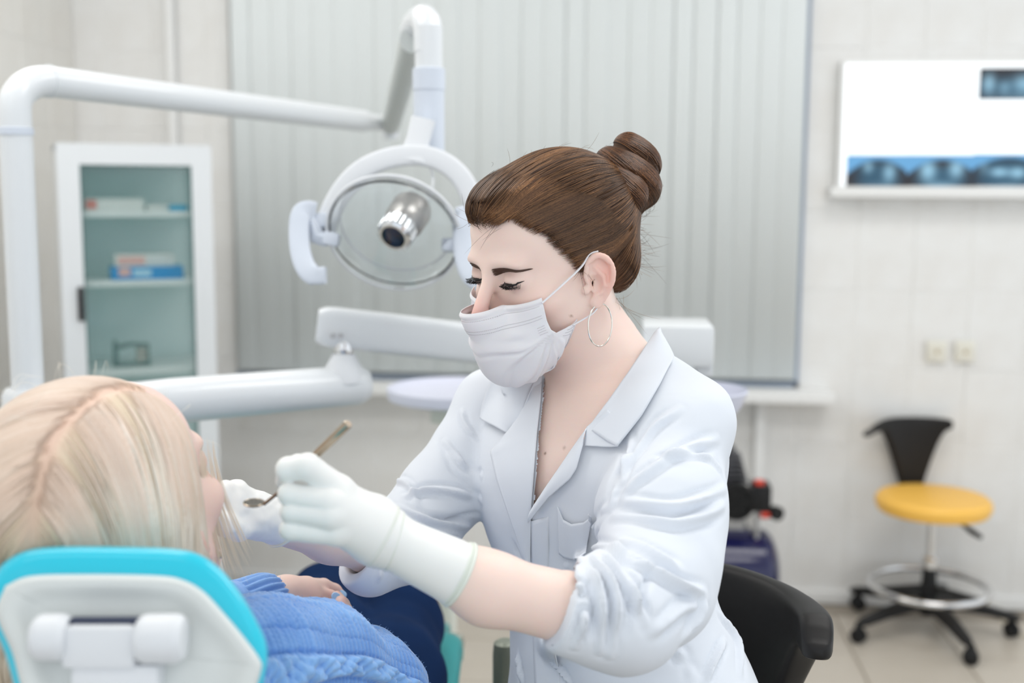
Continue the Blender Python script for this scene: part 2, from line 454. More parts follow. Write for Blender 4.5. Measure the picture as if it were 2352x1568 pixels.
# boxes on the shelves
def carton(label, x0, x1, y0, y1, z, h, mats, group=None):
    """mats: list of (t0,t1,material) bands along the front; each band is a printed section"""
    xc, yc = (x0 + x1) / 2, (y0 + y1) / 2
    t = thing('carton', label, 'box', cl(xc, yc, z), cab_ang, group)
    mb = MB(); lb(mb, (x0, y0, z), (x1, y1, z + h), bev=0.0015); mb.build('box_body', mats[0], t)
    for (a, b, c, d, m) in mats[1:]:
        mb = MB(); lb(mb, (x0 + (x1 - x0) * a, y0 - 0.0009, z + h * c), (x0 + (x1 - x0) * b, y0 - 0.0001, z + h * d)); mb.build('printed_panel', m, t, smooth=False)
M_CARTW = mat('white_carton', (0.75, 0.76, 0.74), 0.6); M_CARTB = mat('blue_carton', (0.0, 0.22, 0.62), 0.45)
M_CARTR = mat('red_print', (0.72, 0.16, 0.12), 0.6); M_CARTL = mat('pale_blue_print', (0.42, 0.66, 0.85), 0.6); M_CARTP = mat('pink_print', (0.78, 0.42, 0.38), 0.6)
M_CARTC = mat('cyan_carton', (0.0, 0.36, 0.68), 0.5)
s1, s2, s3 = [z + 0.0162 for z in shz]
def cx_(px): return (px - 140) * ds
carton('white carton with a red end on the top cabinet shelf', cx_(200), cx_(336), 0.05, 0.13, s1, 0.034, [M_CARTW, (0.02, 0.2, 0.15, 0.9, M_CARTR)])
carton('low plain white carton on the top cabinet shelf beside a blue packet', cx_(343), cx_(395), 0.06, 0.13, s1, 0.018, [M_CARTW])
carton('small flat blue packet at the hinge end of the top cabinet shelf', cx_(397), cx_(438), 0.05, 0.12, s1, 0.016, [M_CARTC])
carton('blue carton lying under a pink and white box on the middle shelf', cx_(255), cx_(424), 0.05, 0.14, s2, 0.036, [M_CARTB, (0.1, 0.26, 0.3, 0.95, M_CARTP), (0.3, 0.55, 0.25, 0.8, M_CARTL)])
carton('white box with pink print stacked on the blue carton', cx_(264), cx_(405), 0.055, 0.135, s2 + 0.0365, 0.034, [M_CARTW, (0.05, 0.5, 0.15, 0.85, M_CARTP), (0.52, 0.95, 0.15, 0.85, mat('pale_print', (0.66, 0.68, 0.70), 0.6))])
# dental articulator with plaster casts
t = thing('dental_articulator', 'grey metal dental articulator holding two plaster jaw casts on the lower shelf', 'dental model', cl(cx_(300), 0.12, s3), cab_ang)
M_ART = mat('dull_metal', (0.20, 0.22, 0.22), 0.4, metal=0.6); M_PLAS = mat('dental_plaster', (0.50, 0.44, 0.40), 0.7)
mb = MB()
lb(mb, (cx_(255), 0.09, s3), (cx_(345), 0.15, s3 + 0.006), bev=0.002)
mb.tube([cl(cx_(262), 0.12, s3 + 0.006), cl(cx_(262), 0.12, s3 + 0.055), cl(cx_(262), 0.12, s3 + 0.075)], [0.007, 0.008, 0.005], 12)
mb.tube([cl(cx_(258), 0.12, s3 + 0.052), cl(cx_(300), 0.12, s3 + 0.062), cl(cx_(342), 0.12, s3 + 0.058)], [0.008, 0.006, 0.005], 10)
mb.tube([cl(cx_(340), 0.12, s3 + 0.006), cl(cx_(340), 0.12, s3 + 0.058)], 0.004, 8)
mb.build('frame', M_ART, t)
for k, zz in enumerate((s3 + 0.010, s3 + 0.033)):
    mb = MB(); pts = []
    for a in np.linspace(-1.9, 1.9, 15): pts.append(cl(cx_(318) + 0.017 * math.cos(a), 0.12 + 0.022 * math.sin(a), zz + 0.009))
    mb.tube(pts, 0.0085, 10)
    for a in np.linspace(-1.7, 1.7, 10): mb.box(cl(cx_(318) + 0.019 * math.cos(a), 0.12 + 0.023 * math.sin(a), zz + (0.018 if k == 0 else 0.0)), (0.005, 0.005, 0.006), CR, 0.001)
    mb.build('jaw_cast', M_PLAS, t)

# ------------------------------------------------------------------ light box with films
yb = YW - 0.055
M_LBOX=1
a, b = on_y(1942, 146, yb), on_y(2352, 428, yb)
bx1 = b.x + 0.30
lbx = thing('light_box', 'glowing white wall light box for viewing x-ray films', 'light box', ((a.x + bx1) / 2, YW - 0.006, b.z))
mb = MB(); box_between(mb, (a.x - 0.012, yb + 0.004, b.z - 0.006), (bx1 + 0.012, YW - 0.0065, a.z + 0.012), bev=0.004); mb.build('housing', M_PAINT, lbx)
mb = MB(); zz = on_y(2000, 453, yb).z; box_between(mb, (a.x - 0.035, yb - 0.028, zz), (bx1 + 0.02, YW - 0.0065, b.z - 0.004), bev=0.002); mb.build('ledge', M_PAINT, lbx)
mb = MB(); box_between(mb, (a.x, yb, b.z), (bx1, yb + 0.0035, a.z)); mb.build('screen', mat('backlit_acrylic', (0.5, 0.5, 0.5), 0.4, emit=(0.90, 0.955, 0.985), estr=0.86), lbx, smooth=False)
def film(px0, px1, py0, py1, kind, label, yofs):
    q0, q1 = on_y(px0, py0, yb), on_y(px1, py1, yb)
    nx, nz = 72, 44; us, vs = np.meshgrid(np.linspace(0, 1, nx), np.linspace(0, 1, nz)); u, v = us.ravel(), vs.ravel()
    V = np.stack([q0.x + (q1.x - q0.x) * u, np.full(u.shape, yb - yofs), q1.z + (q0.z - q1.z) * v], 1)
    def g(cx, cy, sx, sy, p=2.0): return np.exp(-(np.abs((u - cx) / sx) ** p + np.abs((v - cy) / sy) ** p))
    dark = np.array([0.018, 0.013, 0.014]); teal = np.array([0.0, 0.09, 0.17]); light = np.array([0.40, 0.68, 0.85]); blue = np.array([0.0, 0.30, 0.75])
    if kind == 0:      # blurry skull pair of orbits
        t_ = 0.75 * g(.50, .32, .34, .48, 4); l_ = 0.75 * g(.34, .62, .08, .2) + 0.85 * g(.67, .44, .10, .30) + 0.3 * g(.5, .0, .3, .15)
        top = np.clip((v - 0.80 + 0.9 * (u - 0.5) ** 2 * 2.2) * 9, 0, 1)
    elif kind == 1:
        t_ = 0.8 * g(.50, .38, .36, .55, 4) * (1 - g(.5, .78, .14, .2)); l_ = 1.0 * g(.30, .50, .12, .33) + 0.95 * g(.70, .56, .11, .30) + 0.8 * g(.5, -.05, .22, .18)
        top = np.clip((v - 0.80 + 0.9 * (u - 0.5) ** 2 * 2.2) * 9, 0, 1)
    elif kind == 2:
        t_ = 0.8 * g(.45, .35, .40, .50, 4); l_ = 1.0 * g(.36, .44, .13, .14) + 1.0 * g(.62, .42, .12, .17) + 0.6 * g(.5, -.05, .3, .14) + 0.45 * g(.14, .7, .07, .3)
        top = np.clip((v - 0.84 + 0.9 * (u - 0.5) ** 2 * 1.6) * 9, 0, 1)
    else:              # panoramic strip
        t_ = 0.8 * g(.45, .35, .55, .35); l_ = 0.9 * g(.10, .50, .07, .33) + 0.55 * g(.26, .38, .06, .22) + 0.8 * g(.46, .5, .12, .3) + 0.7 * g(.7, .42, .14, .22) + 0.3 * g(.4, .1, .3, .1)
        top = np.zeros_like(u)
    c = dark[None] + t_[:, None] * teal * 1.3 + np.clip(l_, 0, 1)[:, None] ** 1.4 * light
    tc_ = blue * 0.7 + light * 0.45
    c = c * (1 - top[:, None]) + tc_[None] * top[:, None]
    c += (rng.random((len(u), 1)) - 0.5) * 0.02
    F = []
    for j in range(nz - 1):
        for i in range(nx - 1): F.append((j * nx + i, j * nx + i + 1, (j + 1) * nx + i + 1, (j + 1) * nx + i))
    o = mesh_from('xray_film', V, np.array(F), M_FILM, None, cols=np.clip(c, 0, 1))
    md = o.modifiers.new('s', 'SOLIDIFY'); md.thickness = 0.0004; md.offset = -1
    tag(o, label, 'x-ray film', 'x-ray films on the light box'); return o
m = mat('backlit_film', (0, 0, 0), 0.25, attr='Col'); nt = m.node_tree
vc = [n for n in nt.nodes if n.bl_idname == 'ShaderNodeVertexColor'][0]; bs = nt.nodes['Principled BSDF']
nt.links.new(vc.outputs['Color'], bs.inputs['Emission Color']); bs.inputs['Emission Strength'].default_value = 0.72
for l in [l for l in nt.links if l.to_socket == bs.inputs['Base Color']]: nt.links.remove(l)
bs.inputs['Base Color'].default_value = (0.01, 0.01, 0.012, 1)
M_FILM = m
film(1945, 2090, 356, 428, 0, 'dark skull x-ray film at the window end of the light box ledge', 0.001)
film(2084, 2243, 356, 428, 1, 'x-ray film with two bright orbits, between two other films on the ledge', 0.002)
film(2236, 2400, 354, 428, 2, 'x-ray film with a bright low band of teeth, farthest along the ledge', 0.003)
film(2251, 2470, 156, 228, 3, 'panoramic jaw x-ray strip clipped high on the light box', 0.001)

# ------------------------------------------------------------------ stools
def backrest_mesh(name, m, parent, M, R0, amin, amax, ztop, zbot, thick, ntop=44, lean=0.0, rfun=None):
    """bent band: angle a around the seat axis (local -y is the back... a=0), top and bottom heights are functions of a"""
    n = 16; vs = []; fs = []
    for i in range(ntop + 1):
        a = amin + (amax - amin) * i / ntop; zt, zb_ = ztop(a), zbot(a)
        e = min(1.0, math.sqrt(max(0.0, 1 - ((2 * i / ntop - 1) ** 2) ** 5)) + 0.02)
        zc_, hh = (zt + zb_) / 2, (zt - zb_) / 2 * (0.55 + 0.45 * e)
        rr = R0 if rfun is None else rfun(a)
        for j in range(n * 2):
            ph = 2 * PI * j / (n * 2); cs, sn = math.cos(ph), math.sin(ph)
            dz = math.copysign(abs(sn) ** 0.35, sn) * hh; dr_ = math.copysign(abs(cs) ** 0.7, cs) * thick / 2 * (0.35 + 0.65 * e)
            z = zc_ + dz; r = rr + dr_ + lean * z
            vs.append(M @ Vector((r * math.sin(a), r * math.cos(a), z)))
    k = 2 * n
    for i in range(ntop):
        for j in range(k): fs.append((i * k + j, i * k + (j + 1) % k, (i + 1) * k + (j + 1) % k, (i + 1) * k + j))
    fs.append(tuple(range(k - 1, -1, -1))); fs.append(tuple(ntop * k + j for j in range(k)))
    return mesh_from(name, vs, fs, m, parent)
def smooth01(t): t = max(0.0, min(1.0, t)); return t * t * (3 - 2 * t)
def stool(loc, seat_z, legrot, backang, label, seat_mat, arm_side, seat_r=0.185, col_group='operator stools', base_scale=1.0, wheels=True, bk=None):
    t = thing('operator_stool', label, 'stool', loc, 0, None)
    L = Vector(loc); M0 = Matrix.Translation(L)
    mb = MB(); prof = [(0, seat_z - 0.055), (seat_r * .8, seat_z - 0.055), (seat_r * .95, seat_z - 0.048), (seat_r, seat_z - 0.028), (seat_r * .985, seat_z - 0.012), (seat_r * .93, seat_z - 0.002), (seat_r * .7, seat_z + 0.002), (0, seat_z)]
    mb.lathe(prof, L, None, 56); mb.build('seat', seat_mat, t)
    mb = MB(); mb.lathe([(0, seat_z - 0.075), (0.06, seat_z - 0.075), (0.075, seat_z - 0.0555), (0, seat_z - 0.0555)], L, None, 24); mb.build('seat_plate', M_BLACKPL, t)
    zt = seat_z - 0.075
    mb = MB(); mb.lathe([(0, 0.18), (0.014, 0.18), (0.014, zt), (0, zt)], L, None, 20); mb.build('gas_column', M_CHROME, t)
    mb = MB(); mb.lathe([(0, 0.06), (0.026, 0.06), (0.030, 0.12), (0.024, 0.17), (0.022, 0.215), (0, 0.215)], L, None, 24); mb.build('column_sleeve', M_BLACKPL, t)
    mb = MB(); mb.lathe([(0.0225, 0.215), (0.026, 0.219), (0.026, 0.25), (0.021, 0.256), (0.0145, 0.256)], L, None, 24); mb.build('collar', M_CHROME, t)
    # height lever
    d = Vector((math.cos(-0.5), math.sin(-0.5), 0))
    mb = MB(); mb.tube([L + d * 0.05 + V3(0, 0, seat_z - 0.07), L + d * 0.10 + V3(0, 0, seat_z - 0.085)], 0.004, 10); mb.tube([L + d * 0.10 + V3(0, 0, seat_z - 0.085), L + d * 0.125 + V3(0, 0, seat_z - 0.10), L + d * 0.155 + V3(0, 0, seat_z - 0.115)], [0.007, 0.010, 0.007], 12)
    mb.build('height_lever', M_BLACKPL, t)
    # foot ring
    rr = 0.185; zr = 0.155
    mb = MB(); ring = [L + V3(rr * math.cos(a), rr * math.sin(a), zr) for a in np.linspace(0, 2 * PI, 57)]; mb.tube(ring, 0.011, 14, cap=False); mb.build('foot_ring', M_CHROME, t)
    for k in range(3):
        a = legrot + 0.6 + k * 2 * PI / 3; d = V3(math.cos(a), math.sin(a), 0)
        mb = MB(); mb.tube([L + d * 0.018 + V3(0, 0, 0.15), L + d * 0.10 + V3(0, 0, 0.153), L + d * (rr - 0.004) + V3(0, 0, zr)], [0.02, 0.017, 0.012], 12, flat=(1.0, 0.5)); mb.build('ring_bracket', M_BLACKPL, t)
    # five star base with castors
    for k in range(5):
        a = legrot + k * 2 * PI / 5; d = V3(math.cos(a), math.sin(a), 0); sd = V3(-d.y, d.x, 0)
        mb = MB(); mb.tube([L + d * 0.0 + V3(0, 0, 0.10), L + d * 0.09 + V3(0, 0, 0.10), L + d * 0.18 + V3(0, 0, 0.088), L + d * 0.262 + V3(0, 0, 0.072), L + d * 0.285 + V3(0, 0, 0.068)], [0.03, 0.025, 0.021, 0.017, 0.010], 14, flat=(1.0, 0.72))
        mb.build('leg', M_BLACKPL, t)
        c = L + d * 0.268; ca = a + 1.1 + k; cd = V3(math.cos(ca), math.sin(ca), 0)
        cc = c + cd * 0.012
        cst = MB().tube([cc + V3(0, 0, 0.064), cc + V3(0, 0, 0.05)], [0.010, 0.015], 12).build('caster', M_BLACKPL, t)
        Rw = axes(V3(-cd.y, cd.x, 0), (0, 0, 1))
        for s_ in (-1, 1):
            w_ = MB(); w_.lathe([(0, -0.007), (0.019, -0.007), (0.024, -0.004), (0.024, 0.004), (0.019, 0.007), (0.008, 0.007), (0, 0.005)], cc + Rw @ V3(0, 0, 0.0105 * s_) + V3(0, 0, 0.0245), Rw, 22)
            w_.build('wheel', M_BLACKPL, cst)
    return t
# the yellow stool by the wall
hub = on_z(2128, 1450)
sz_ = P(2138, 1122, depth_at(on_z(2138, 1442))).z
ys = stool(hub, sz_, math.radians(-79), 0, 'yellow round operator stool with black back under the light box', M_YELLOW, 1, seat_r=0.182)
rv = ray(2128, 1000); view = Vector((rv.x, rv.y, 0)).normalized()
bz0 = sz_ - 0.02; Dbk = depth_at(hub) + 0.17
# T-shaped back: stem rises behind the seat, the band curls towards the camera at its window end
Mb = Matrix.Translation(hub) @ Matrix.Rotation(math.atan2(view.y, view.x) - PI / 2, 4, 'Z')
ztp = P(2100, 952, Dbk).z
def zt_y(a): return ztp - 0.012 * smooth01((abs(a + 0.1) - 0.5) / 0.7) - (0.018 if a < -0.8 else 0) * smooth01((-0.8 - a) / .5)
def zb_y(a):
    aa = a + 0.34
    stem = smooth01((abs(aa) - 0.13) / (0.40 if aa > 0 else 0.50)) ** 0.6
    return (bz0 - 0.03) * (1 - stem) + (ztp - 0.040) * stem
backrest_mesh('backrest', M_BLACKLEATHER, ys, Mb, 0.215, -1.62, 0.24, zt_y, zb_y, 0.030)
mb = MB(); e = Vector((math.sin(-0.34), math.cos(-0.34), 0)); pts = [Mb @ (e * r + V3(0, 0, z)) for r, z in ((0.03, sz_ - 0.068), (0.15, sz_ - 0.07), (0.195, sz_ - 0.06), (0.212, sz_ - 0.02))]
mb.tube(sm(pts, 4), 0.014, 12, flat=(1.6, 0.5)); mb.build('back_bracket', M_BLACKPL, ys)

# ------------------------------------------------------------------ air compressor
cd_ = 3.35
ground = on_z(1700, 1478); Yc = ground.y
def cp(px, py, dy=0.0):
    q = on_y(px, py, Yc + dy); return q
cmp_ = thing('air_compressor', 'navy blue air compressor tank with black motor beside the window sill wall', 'compressor', (cp(1640, 1400).x, Yc, 0))
rad = (cp(1700, 1215).z - cp(1700, 1408).z) / 2; ct = (cp(1700, 1215).z + cp(1700, 1408).z) / 2
xe = cp(1790, 1300).x; x0c = xe - 0.48
Rx = axes(V3(1, 0, 0), (0, 0, 1))
mb = MB(); L = xe - x0c; pr = []
for a in np.linspace(0, PI / 2, 9): pr.append((rad * math.sin(a), rad * 0.42 * (1 - math.cos(a))))
pr2 = [(r, L - z) for r, z in pr[::-1]]
mb.lathe(pr + pr2, V3(x0c, Yc, ct), Rx, 48); mb.build('tank', M_NAVYTANK, cmp_)
for xx in (x0c + 0.1, xe - 0.1):
    for sg in (-1, 1): MB().tube([V3(xx, Yc + sg * 0.07, ct - rad * .72), V3(xx, Yc + sg * 0.09, 0.02)], 0.014, 10).build('leg', M_NAVYTANK, cmp_)
    for yy in (-0.09, 0.09):
        mb = MB(); mb.lathe([(0, 0), (0.02, 0), (0.022, 0.01), (0.018, 0.03), (0, 0.03)], V3(xx, Yc + yy, 0.0), None, 16); mb.build('rubber_foot', M_BLACKPL, cmp_)
mb = MB(); box_between(mb, (x0c + 0.06, Yc - 0.06, ct + rad * .9), (xe - 0.10, Yc + 0.06, ct + rad + 0.012), bev=0.003); mb.build('mounting_plate', M_NAVYTANK, cmp_)
# crankcase with finned cylinder head
c1 = cp(1668, 1150)
mb = MB(); mb.lathe([(0, -0.06), (0.066, -0.06), (0.07, -0.05), (0.07, 0.05), (0.066, 0.06), (0, 0.06)], V3(c1.x, Yc, c1.z), axes(V3(0, -1, 0), (1, 0, 0)), 32)
box_between(mb, (c1.x - 0.05, Yc - 0.05, ct + rad + 0.012), (c1.x + 0.05, Yc + 0.05, c1.z)); mb.build('crankcase', M_GREYMET, cmp_)
z0_, z1_ = cp(1668, 1098).z, cp(1668, 1040).z
mb = MB()
mb.lathe([(0, z0_ - 0.03), (0.034, z0_ - 0.03), (0.034, z1_), (0, z1_)], V3(c1.x - 0.0, Yc, 0), None, 24)
for k in range(6):
    z = z0_ + (z1_ - z0_) * k / 5.5; hw = 0.060 - 0.004 * k
    box_between(mb, (c1.x - hw, Yc - hw, z), (c1.x + hw, Yc + hw, z + 0.005), bev=0.0015)
box_between(mb, (c1.x - 0.03, Yc - 0.03, z1_), (c1.x + 0.022, Yc + 0.03, z1_ + 0.025), bev=0.005)
mb.build('cylinder_head', mat('dark_cast_metal', (0.10, 0.10, 0.11), 0.45, metal=0.4), cmp_)
c2 = cp(1690, 1150, -0.08); mb = MB()
R2 = axes(V3(0, -1, 0), (1, 0, 0)); rr = abs(cp(1735, 1150, -.08).x - c2.x)
mb.lathe([(0, -0.02), (rr * .9, -0.02), (rr, -0.01), (rr, 0.014), (rr * .94, 0.02), (rr * .86, 0.02), (rr * .8, 0.008), (0, 0.006)], c2, R2, 36)
for k in range(6): mb.tube([c2 + R2 @ V3(rr * .12 * math.cos(k * PI / 3), rr * .12 * math.sin(k * PI / 3), 0.018), c2 + R2 @ V3(rr * .88 * math.cos(k * PI / 3), rr * .88 * math.sin(k * PI / 3), 0.018)], 0.0025, 6)
for q in (.3, .5, .7): mb.tube([c2 + R2 @ V3(rr * q * math.cos(a), rr * q * math.sin(a), 0.018) for a in np.linspace(0, 2 * PI, 25)], 0.002, 6, cap=False)
mb.build('fan_guard', M_BLACKPL, cmp_)
q0, q1 = cp(1724, 1170, -.03), cp(1770, 1112, -.03)
mb = MB(); box_between(mb, (q0.x, Yc - 0.065, q0.z), (q1.x, Yc + 0.03, q1.z), bev=0.006); mb.build('pressure_switch', M_BLACKPL, cmp_)
c3 = cp(1744, 1108, -.03); mb = MB(); mb.lathe([(0, -0.012), (0.016, -0.012), (0.017, 0.002), (0.012, 0.008), (0, 0.009)], V3(c3.x, Yc - 0.03, c3.z), None, 20); mb.build('switch_knob', M_RED, cmp_)
c4 = cp(1762, 1180, -.05); mb = MB(); mb.tube([V3(q0.x + .02, Yc - .05, c4.z + 0.01), V3(c4.x - 0.012, Yc - 0.05, c4.z)], 0.010, 12); mb.tube([V3(c4.x - .03, Yc - .05, c4.z), V3(c4.x - 0.03, Yc - 0.05, ct + rad * .8)], 0.008, 12); mb.build('outlet_pipe', M_GREYMET, cmp_)
mb = MB(); mb.lathe([(0, -0.014), (0.013, -0.014), (0.014, 0.01), (0.01, 0.014), (0, 0.014)], V3(c4.x - 0.006, Yc - 0.052, c4.z), axes(V3(1, 0, 0), (0, 0, 1)), 18); mb.build('valve_cap', M_RED, cmp_)
c5 = cp(1782, 1177, -.05); mb = MB(); mb.lathe([(0, -0.016), (0.020, -0.016), (0.022, -0.01), (0.022, 0.012), (0.018, 0.016), (0.014, 0.012), (0, 0.012)], V3(c5.x, Yc - 0.055, c5.z), axes(V3(0.5, -1, 0), (0, 0, 1)), 22); mb.build('regulator_knob', M_BLACKPL, cmp_)

# cable on the floor by the yellow stool
pts = [on_z(2262, 1392), on_z(2285, 1402), on_z(2300, 1425), on_z(2330, 1448), on_z(2348, 1462), on_z(2400, 1476)]
pts = [on_y(2255, 1370, YW - 0.03)] + [q + V3(0, 0, 0.003) for q in pts]
pts[0] = V3(pts[1].x - 0.01, YW - 0.03, 0.05); pts[1].y = min(pts[1].y, YW - 0.035)
tag(MB().tube(sm(pts, 8), 0.0035, 8).build('power_cable', mat('cream_cable', (0.72, 0.66, 0.52), 0.5)), 'thin cream cable trailing on the floor by the yellow stool', 'cable')

# ------------------------------------------------------------------ operating lamp
lamp = thing('operating_lamp', 'white jointed dental operating lamp on a tall pole over the patient', 'lamp', tuple(P(60, 1000, 1.9).to_2d()) + (0,))
def DR(px): return px                                    # readability
pole_top = P(34, 250, 1.93); px_, py_ = pole_top.x, pole_top.y
rp = 0.0262
zc_ = P(34, 302, 1.93).z
mb = MB(); mb.tube([V3(px_, py_, 0.02), V3(px_, py_, zc_ - 0.004)], rp, 28); mb.build('pole', M_WHITE, lamp)
mb = MB(); mb.lathe([(0, 0), (0.15, 0), (0.16, 0.01), (0.15, 0.03), (0.05, 0.045), (0.03, 0.09), (0, 0.09)], V3(px_, py_, 0), None, 36); mb.build('pole_foot', M_WHITE, lamp)
mb = MB(); mb.lathe([(rp * .9, -0.006), (rp * 1.07, -0.005), (rp * 1.07, 0.006), (rp * .9, 0.008)], V3(px_, py_, zc_), None, 30); mb.build('collar', M_BLUEW, lamp)
e0 = V3(px_, py_, zc_ + 0.004); e1 = P(60, 186, 1.95); e2 = P(112, 187, 1.99); e3 = P(845, 279, 2.72)
arc = [e0, V3(px_, py_, P(34, 262, 1.93).z)]
cen = V3(px_, py_, 0)
A = V3(px_, py_, P(34, 250, 1.93).z); B = e2
for k in range(1, 9):
    t_ = k / 9 * PI / 2; c_ = V3(B.x, B.y, A.z); arc.append(V3(A.x + (B.x - A.x) * (1 - math.cos(t_)), A.y + (B.y - A.y) * (1 - math.cos(t_)), A.z + (B.z - A.z) * math.sin(t_)))
arc += [B]
mb = MB(); mb.tube(arc, rp, 28); mb.build('elbow', M_WHITE, lamp)
mb = MB(); mb.tube([B, B.lerp(e3, 0.98)], [0.0262, 0.0245], 28); mb.tube([B.lerp(e3, -0.004), B.lerp(e3, 0.004)], 0.0278, 28); mb.tube([B.lerp(e3, 0.98), B.lerp(e3, 1.0), B.lerp(e3, 1.03), e3.lerp(P(900, 285, 2.8), 0.9)], [0.0245, 0.0205, 0.0185, 0.018], 24); mb.build('horizontal_arm', M_WHITE, lamp)
# joint + spring arm + gooseneck
j = P(897, 290, 2.80); k1 = P(948, 92, 2.02)
mb = MB(); dirv = (k1 - j).normalized(); mb.tube([j - dirv * 0.012, j + dirv * 0.02, j.lerp(k1, 0.5), k1], [0.017, 0.0225, 0.0235, 0.0225], 24); mb.build('spring_arm', mat('grey_white_plastic', (0.56, 0.59, 0.58), 0.4), lamp)
mb = MB(); mb.lathe([(0, -0.03), (0.018, -0.03), (0.02, -0.02), (0.02, 0.03), (0, 0.03)], j, None, 20); mb.build('joint', M_WHITEPL, lamp)
D2 = 1.97
g = [k1, P(952, 70, 2.0), P(962, 52, 1.985), P(978, 46, D2), P(984, 60, D2), P(985, 90, D2), P(985, 165, D2)]
def vsweep(pts, r): return MB().tube(pts, r, 28)
vert_top = P(984, 62, D2)
mb = MB(); arcg = sm([P(946, 90, 2.06), P(955, 58, 2.03), P(973, 44, 1.99), P(982, 62, D2), V3(*P(984, 120, D2))], 6)
mb.tube(arcg, [0.021] * 3 + [0.0245] * (len(arcg) - 3), 28); vx = P(985, 130, D2)
mb.tube([V3(vx.x, vx.y, P(985, 62, D2).z), V3(vx.x, vx.y, P(985, 165, D2).z)], 0.0235, 28); mb.build('gooseneck', M_WHITE, lamp)
mb = MB(); mb.lathe([(0.02, P(985, 207, D2).z), (0.0275, P(985, 206, D2).z), (0.0275, P(985, 158, D2).z), (0.022, P(985, 154, D2).z)], V3(vx.x, vx.y, 0), None, 32); mb.build('swivel_collar', M_BLUEW, lamp)
mb = MB(); mb.tube([V3(vx.x, vx.y, P(985, 204, D2).z), V3(vx.x, vx.y, P(985, 372, D2).z)], 0.0262, 28); mb.build('drop_post', M_BLUEW, lamp)
# bracket from post to yoke
mb = MB(); bt, bb = P(972, 274, D2 - 0.03), P(948, 372, D2 - 0.035)
mb.tube([bt, bt.lerp(bb, 0.5), bb], [0.020, 0.019, 0.024], 16, flat=(1, 0.55), up=(0, -1, 0)); mb.build('bracket', M_WHITEPL, lamp)
# yoke
DY = 1.93
yk = [(752, 552, .0), (748, 525, .0), (762, 480, .0), (795, 425, .0), (840, 385, .0), (900, 362, .0), (965, 357, .0), (1020, 374, .0), (1062, 412, .0), (1088, 470, .0), (1094, 530, 0), (1090, 560, 0)]
yp = sm([P(a, b, DY) for a, b, c in yk], 6)
mb = MB(); mb.tube(yp, 0.0115, 16, flat=(1.5, 0.62), up=tuple(CROT @ Vector((0, 0, 1)))); mb.build('yoke', M_WHITEPL, lamp)
# reflector dish: shallow transparent bowl opening to the camera side and down
hc = P(905, 535, 1.90); hu = CROT @ Vector((math.cos(math.radians(-20)), math.sin(math.radians(-20)), 0)); nrm = CROT @ Vector((-0.05, -0.50, 0.86)); nrm = nrm.normalized()
RH = axes(nrm, hu)
sx_, sy_ = 1.0, 0.93; RR = 0.104
M_CLEAR = mat('clear_shield', (0.97, 0.985, 1.0), 0.03, trans=1.0, ior=1.3)
M_DICH = mat('dichroic_reflector', (0.965, 0.99, 1.0), 0.05, trans=1.0, ior=1.25)
mb = MB(); pr = []
for t_ in np.linspace(0.0, 1.0, 14): pr.append((RR * math.sin(t_ * 1.35) / math.sin(1.35), -0.062 + 0.062 * t_ ** 2.2))
pr_in = [(r * 0.975, z + 0.0028) for r, z in pr[::-1]]; pr_in[-1] = (0, pr_in[-1][1])
mb.lathe(pr + [(RR, 0.003)] + pr_in, hc, RH, 64, sx_ * 1.02, sy_ * .92); mb.build('reflector', M_DICH, lamp)
mb = MB(); rim = [hc + RH @ V3(RR * 1.04 * math.cos(a), RR * .955 * math.sin(a), 0.003) for a in np.linspace(0, 2 * PI, 81)]; mb.tube(rim, 0.003, 10, cap=False); mb.build('rim', M_WHITEPL, lamp)
mb = MB(); fr = []
for t_ in np.linspace(0, 1, 12): fr.append((RR * 1.0 * t_, 0.034 * (1 - t_ ** 2) + 0.006))
mb.lathe(fr + [(r * 0.98, z - 0.002) for r, z in fr[::-1]], hc, RH, 64, 1.02, 0.93); mb.build('shield', M_CLEAR, lamp)
mb = MB(); mb.tube([hc + RH @ V3(RR * 0.90 * math.cos(a), RR * .80 * math.sin(a) + 0.008, -0.020) for a in np.linspace(0, 2 * PI, 81)], 0.0016, 8, cap=False); mb.build('inner_rim', M_WHITEPL, lamp)
# bulb holder and ribbed ring
b1, b2 = P(945, 482, 1.93), P(903, 545, 1.875); bd = (b2 - b1).normalized(); Rb = axes(bd, (0, 0, 1)); bl_ = (b2 - b1).length
mb = MB(); mb.lathe([(0, -0.012), (0.030, -0.012), (0.034, 0.0), (0.033, bl_ * .45), (0.026, bl_ * .62), (0, bl_ * .62)], b1, Rb, 32); mb.build('bulb_housing', mat('warm_grey_metal', (0.42, 0.40, 0.38), 0.35, metal=0.7), lamp)
mb = MB(); mb.lathe([(0.020, bl_ * .6), (0.028, bl_ * .62), (0.028, bl_ * .95), (0.024, bl_), (0.020, bl_)], b1, Rb, 32, ends=False)
for k in range(20):
    a = 2 * PI * k / 20; q = b1 + Rb @ V3(0.0285 * math.cos(a), 0.0285 * math.sin(a), bl_ * .64); q2 = b1 + Rb @ V3(0.0285 * math.cos(a), 0.0285 * math.sin(a), bl_ * .93); mb.tube([q, q2], 0.0017, 6)
mb.build('ribbed_ring', M_CHROME, lamp)
mb = MB(); mb.lathe([(0, bl_ * .8), (0.0195, bl_ * .8), (0.0195, bl_ * .93), (0, bl_ * .97)], b1, Rb, 24); mb.build('bulb', mat('dark_lens', (0.02, 0.022, 0.04), 0.35), lamp)
